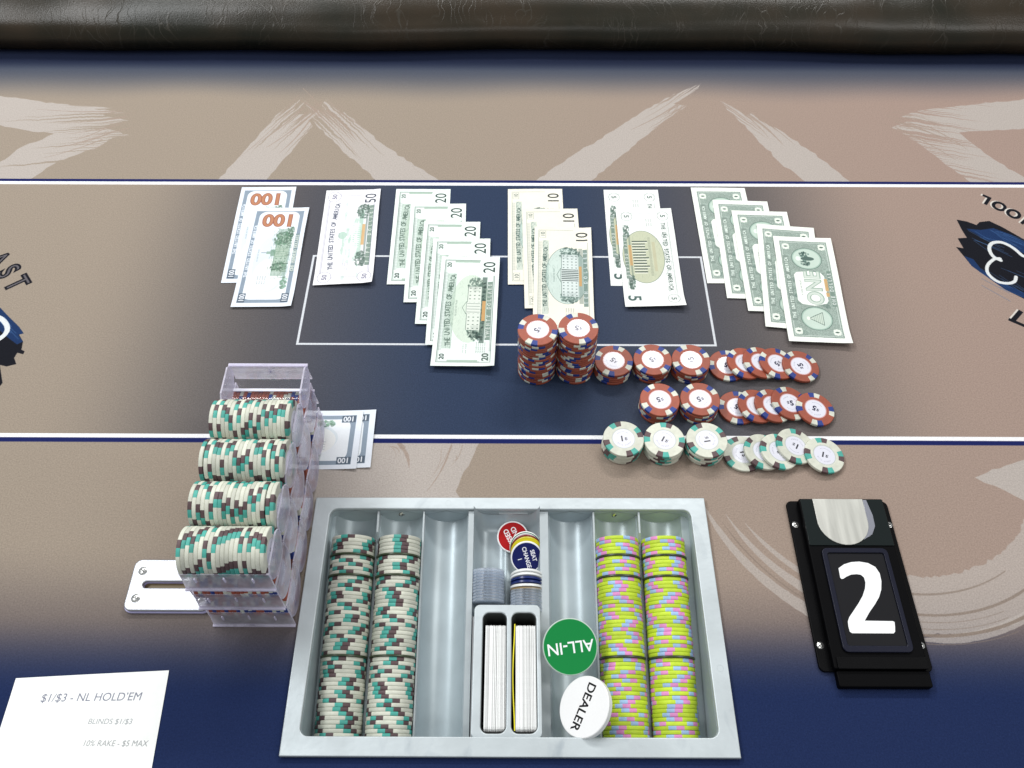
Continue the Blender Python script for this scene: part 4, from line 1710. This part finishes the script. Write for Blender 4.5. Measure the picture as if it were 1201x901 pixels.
def button(kind, r, t, img, rim, M, label, cat='button', group='small round dealer buttons in the tray bay'):
    face = print_mat('face_' + kind, img, rough=.4, noise=.01)
    face.node_tree.nodes['Principled BSDF'].inputs['Specular IOR Level'].default_value = .2
    o = bpy.data.objects.new(kind, button_mesh(kind, r, t, face, rim, r))
    COL.objects.link(o)
    o.matrix_world = M
    o['label'] = label
    o['category'] = cat
    if group:
        o['group'] = group
    return o


WH = (.95, .95, .96)
plain = lambda nm, c: button_img(nm, c, [], 0, ring=WH)
RB = 14.8
zf = floor_z(333)
button('missed_blind_button', RB, 2.6, button_img('print_missed', np.array([168, 18, 22]) / 255, ['MISSED', 'BLIND'], 118, WH, 7.0, 7.6, WH), wht,
       T(0.0, 342.5, floor_z(342) + 5.6) @ RY(3) @ RX(18), 'red button with white lettering lying at the back of the bay')
button('green_edged_button', RB, 2.4, button_img('print_green', WH, [], 0, ring=np.array([20, 120, 84]) / 255), wht,
       T(12.0, 331.6, floor_z(331) + 9.6) @ RX(34), 'white button with a green ring leaning on the red ones')
button('red_rimmed_button', RB, 2.4, button_img('print_red', np.array([120, 14, 18]) / 255, ['C'], 20, WH, 8, 7, np.array([120, 14, 18]) / 255), mat('dark_red_plastic', (.16, .012, .014), rough=.3),
       T(12.6, 328.0, floor_z(328) + 11.2) @ RX(34), 'dark red button mostly hidden between green ringed and yellow ones')
button('yellow_button', RB, 2.4, button_img('print_yellow', np.array([206, 194, 26]) / 255, ['4'], 0, (.1, .1, .1), 7, 7, np.array([200, 186, 20]) / 255), mat('yellow_plastic', (.52, .44, .02), rough=.3),
       T(13.0, 325.4, floor_z(325) + 12.8) @ RX(34), 'yellow button showing as a crescent above the blue one')
button('seat_change_button', RB, 2.4, button_img('print_seat', np.array([10, 22, 88]) / 255, ['SEAT', 'CHANGE', '1'], -74, WH, 5.8, 7.0, WH), wht,
       T(12.9, 321.0, floor_z(321) + 13.6) @ RX(35), 'blue button with white seat change lettering')
for k, (m_, lab) in enumerate(((wht, 'white button standing edge up nearest the blue lettered one'), (wht, 'second white button standing edge up behind two blue ones'),
                               (pl_blue, 'blue edged button standing nearer the buttons at the back'), (pl_blue, 'blue edged button standing nearer the clear discs'),
                               (wht, 'white button standing edge up against the brown one'), (pl_gold, 'brown edged button standing against the clear discs'))):
    y = 304.0 - 2.55 * k
    b = MB()
    th_ = 2.4 if k < 5 else 1.2
    b.lathe([(0, 0), (RB - .6, 0), (RB, .5), (RB, th_ - .3), (RB - .6, th_), (0, th_)], 48)
    o = bpy.data.objects.new('standing_button', b.mesh('standing_button', [m_], smooth=True, angle=30))
    COL.objects.link(o)
    o.matrix_world = T(12.9, y, floor_z(y) + 15.4) @ RX(90 + THETA - (4 - k) * 3)
    o['label'] = lab
    o['category'] = 'button'
    o['group'] = 'small round dealer buttons in the tray bay'

# all-in and dealer buttons
ai = Paint(48, 48, 9, np.array([4, 128, 60]) / 255, -24, -24)
ai.ell(0, 0, 23.9, 23.9, np.array([170, 200, 180]) / 255, 1, ring=.9)
ai.text('ALL-IN', 0, 1.0, 14.0, WH, 0, .01, .98)
button('all_in_button', 23.2, 3.2, ai.image('print_all_in'), mat('grey_rim', (.5, .56, .52), rough=.3),
       T(48.5, 233.5, 1.5) @ RX(18) @ RY(2) @ RZ(187), 'round green button reading ALL-IN upside down', 'button', None)
dl = Paint(50, 50, 9, (.93, .93, .93), -25, -25)
dl.text('DEALER', 0, 0, 11.6, (.04, .04, .05), 0, .018, 1.0)
button('dealer_button', 24.2, 5.2, dl.image('print_dealer'), wht,
       T(60.8, 183.2, 3.0) @ RZ(-14) @ RY(-38) @ RX(8) @ RZ(-110), 'round white button reading DEALER tilted against the lime chips', 'button', None)

# playing cards on edge in the two slots
card_mat = mat('card_stock', (.84, .85, .84), rough=.5, noise=.03, nscale=500)
card_edge = mat('card_stock_worn', (.79, .80, .80), rough=.6, noise=.05, nscale=500)
b = MB()
b.prism(rrect(-44, 44, -31.5, 31.5, 3.5, 3), -.172, .172)
card_me = b.mesh('playing_card', [card_mat])
card_me2 = card_me.copy()
card_me2.materials[0] = card_edge


def deck(x0, x1, n, label, zc, yc):
    t = obj('card_deck', None, loc=((x0 + x1) / 2, yc, zc - 31.5), label=label, cat='deck of cards', group='decks of cards standing in the tray')
    for k in range(n):
        x = x0 + (x1 - x0) * (k + .5) / n - (x0 + x1) / 2
        o = obj('playing_card', card_me2 if k % 13 == 4 else card_me, t, (x, random.uniform(-.35, .35), 31.5 + random.uniform(-.15, .15)))
        # card's long side along Y, short side vertical, thickness along X
        o.rotation_euler = (Matrix(((0, 0, 1), (1, 0, 0), (0, 1, 0))) @ Matrix.Rotation(R(random.uniform(-.4, .4)), 3, 'X')).to_euler()
    return t


deck(-22.9, -4.9, 54, 'white deck of cards standing on edge in the slot beside the empty tubes', -38.5, 211.3)
deck(3.0, 20.5, 52, 'white deck of cards standing on edge in the slot beside the all-in button', -38.5, 211.3)
cut = mat('yellow_cut_plastic', (.80, .72, .03), rough=.35)
b = MB()
n = 20
vs = []
for i in range(n + 1):
    u = i / n
    y = 168 + 87.5 * u
    xo = .9 + 1.6 * math.sin(math.pi * (1 - u)) ** 1.5
    for dx_ in (0, .9):
        for z in (-74, -6.2 - 1.5 * (1 - u)):
            vs.append((2.6 - xo + dx_, y, z))
fs = []
for i in range(n):
    o_ = 4 * i
    fs += [(o_, o_ + 4, o_ + 5, o_ + 1), (o_ + 2, o_ + 3, o_ + 7, o_ + 6), (o_ + 1, o_ + 5, o_ + 7, o_ + 3), (o_, o_ + 2, o_ + 6, o_ + 4)]
fs += [(0, 1, 3, 2), (4 * n, 4 * n + 2, 4 * n + 3, 4 * n + 1)]
b.add(vs, fs)
obj('cut_card', b.mesh('cut_card', [cut], smooth=True, angle=30), label='thin yellow plastic card bowed beside the second deck', cat='cut card')

# ================================================================== drop slot plate by the racks
brushed = mat('brushed_steel', (.40, .41, .44), rough=.42, metal=.7, noise=.05, nscale=60, bump=.15, bscale=90, aniso=(1, 12, 1))
lav_edge = mat('lavender_edge', (.52, .50, .78), rough=.25)
sp = obj('drop_slot_plate', None, loc=(-298, 285, 0), label='polished metal drop slot plate with screws beside the chip racks', cat='slot plate')
px0, px1, py0, py1 = -37, 37, -23.5, 23.5
slot = [(x, y) for x, y in rrect(-25, 25, -2.9, 2.9, 2.8)]
obj('edge_band', plate('edge_band', rrect(px0 - .7, px1 + .7, py0 - .7, py1 + .7, 7), [slot], .3, 3.2, [lav_edge], bevel=.5), sp)
obj('face_plate', plate('face_plate', rrect(px0, px1, py0, py1, 6.5), [slot], 3.25, 6.0, [brushed], bevel=1.0), sp)
b = MB()
b.box(-27, 27, -4, 4, .15, .3)
obj('slot_inside', b.mesh('slot_inside', [mat('slot_brass', (.22, .16, .07), rough=.5)]), sp)
for x in (-28, 28):
    for y in (-12.5, 12.5):
        screw(x, y, 5.9, 3.6, sp)

# ================================================================== black number holder
blk = mat('black_plastic', (.0025, .0025, .003), rough=.4, noise=.3, nscale=40, bump=.08, bscale=200, spec=.07)
blk2 = mat('black_plastic_matte', (.002, .002, .0025), rough=.5, spec=.05, bump=.1, bscale=300)
ph = obj('number_holder', None, loc=(0, 0, 0), label='black plastic holder with a white number 2 and a steel tab', cat='number holder')
obj('base_plate', plate('base_plate', rrect(254.5, 348.5, 213, 370.5, 5), [], .3, 3.4, [blk], bevel=.8), ph)
obj('cover', plate('cover', rrect(264.5, 342, 213.5, 369.5, 1.5), [], 3.45, 10.0, [blk2], bevel=1.0), ph)
obj('bottom_lip', plate('bottom_lip', rrect(266.5, 343, 199.5, 213, 1.8), [], .4, 7.5, [blk2], bevel=1.0), ph)
obj('bottom_step', plate('bottom_step', rrect(267.5, 342, 213.2, 223, .8), [], 10.05, 11.2, [blk], bevel=.3), ph)
winm = mat('window_gloss', (.008, .012, .012), rough=.15, spec=.3)
obj('window', plate('window', rrect(265.5, 341, 322.5, 368.5, .8), [], 10.05, 11.0, [winm], bevel=.2), ph)
cx_, w_ = 299.5, 46.0
tab = [(cx_ - w_ / 2, 368.2), (cx_ - w_ / 2, 348)] + [(cx_ + w_ / 2 * math.cos(R(a)), 345.5 + 23.0 * math.sin(R(a))) for a in range(185, 356, 10)] + [(cx_ + w_ / 2, 348), (cx_ + w_ / 2, 368.2)]
tabsteel = mat('tab_steel', (.50, .50, .46), rough=.36, metal=.5, noise=.16, nscale=30, aniso=(6, .6, 1))
obj('steel_tab', plate('steel_tab', tab, [], 11.05, 12.0, [tabsteel], bevel=.3), ph)
strip = [(cx_ + 12, 368), (cx_ + w_ / 2 - .8, 368), (cx_ + w_ / 2 - .8, 346), (cx_ + 17, 332), (cx_ + 13, 338)]
shade_steel = mat('tab_steel_shade', (.30, .31, .36), rough=.3, metal=.7)  # sliver along the tab's edge, shade put into its colour
obj('tab_shade', plate('tab_shade', [(cx_ + 23.2, 367.5), (cx_ + 26.5, 367.5), (cx_ + 29, 352), (cx_ + 28.5, 341), (cx_ + 24, 333), (cx_ + 15, 327.5), (cx_ + 19.5, 334), (cx_ + 22.3, 341), (cx_ + 23.2, 349)], [], 11.05, 11.6, [shade_steel], bevel=.15), ph)
insert = mat('card_insert', (.011, .011, .013), rough=.4, spec=.1)
clearframe = mat('frame_gloss', (.008, .009, .02), rough=.3, spec=.2)
obj('insert_frame', plate('insert_frame', rrect(274.5, 333, 226.5, 319.5, 5), [rrect(279, 329, 232, 315, 2)], 10.05, 12.2, [clearframe], bevel=.6), ph)
obj('insert_card', plate('insert_card', rrect(279.2, 328.8, 232.2, 314.8, 1.6), [], 10.05, 10.8, [insert]), ph)
two = [(286.1, 300.6), (291.8, 304.3), (298.7, 306.4), (306.0, 306.9), (313.6, 305.5), (319.2, 301.9), (321.6, 296.0), (321.3, 288.8), (319.2, 281.0), (315.7, 274.4), (310.5, 267.9), (304.1, 261.0), (298.2, 253.5), (322.5, 253.2), (323.5, 252.3), (323.0, 248.8), (321.9, 244.2), (320.3, 242.7), (285.0, 242.7), (283.3, 244.0), (283.1, 248.6), (283.6, 252.8), (285.7, 256.6), (290.9, 262.4), (296.6, 268.9), (301.7, 275.5), (305.3, 282.1), (307.0, 287.6), (306.8, 292.1), (304.6, 294.6), (301.1, 295.2), (296.1, 294.8), (291.5, 292.9), (288.2, 290.9), (286.5, 290.7), (285.7, 292.0)]
nm_me = plate('numeral', [(x * .985 + 4.5, y) for x, y in two], [], 10.85, 11.15, [mat('numeral_white', (.86, .87, .87), rough=.5)])
obj('numeral', nm_me, ph)
for x, y in ((258.9, 346.1), (345.0, 346.3), (259, 234.8), (344.2, 235.2)):
    screw(x, y, 3.4, 2.3, ph)

# ================================================================== paper note
pt = Paint(128, 110, 5, (.93, .935, .925))
gi = np.array([96, 99, 118]) / 255
pt.text('$1/$3 - NL HOLD\u2019EM', 66, 91.5, 9.2, gi, -2, .0, .98, .85, .12)
pt.text('BLINDS $1/$3', 85.5, 71.5, 6.0, np.array([138, 142, 146]) / 255, -3, .0, 1.0, .9, .12)
pt.text('10% RAKE - $5 MAX', 93, 54.5, 6.4, np.array([130, 134, 136]) / 255, -3, .0, .92, .9, .12)
pm = print_mat('rules_paper', pt.image('rules_print'), rough=.8, noise=.015, nscale=200)
b = MB()
nx, ny = 32, 24
vs = []
for j in range(ny + 1):
    for i in range(nx + 1):
        u, v = i / nx, j / ny
        z = .5 + 9 * max(0, .16 - u) ** 1.2 * 8 * (1 - v) + .5 * math.sin(u * 3) + 1.2 * max(0, v - .85)
        vs.append((u * 125, v * 110, z))
b.add(vs, [(j * (nx + 1) + i, j * (nx + 1) + i + 1, (j + 1) * (nx + 1) + i + 1, (j + 1) * (nx + 1) + i) for j in range(ny) for i in range(nx)])
# lower-left corner so that the upper edge meets (-409.5, 206.5)
ang = 3.2
ca, sa = math.cos(R(ang)), math.sin(R(ang))
obj('rules_paper', b.mesh('rules_paper', [pm], smooth=True, angle=None, uv=lambda x, y, z: (x / 128, y / 110)),
    loc=(-409.5 + 110 * sa, 205.5 - 110 * ca, 0), rot=(0, 0, R(ang)), label='white paper with the blinds and rake typed in grey', cat='paper')
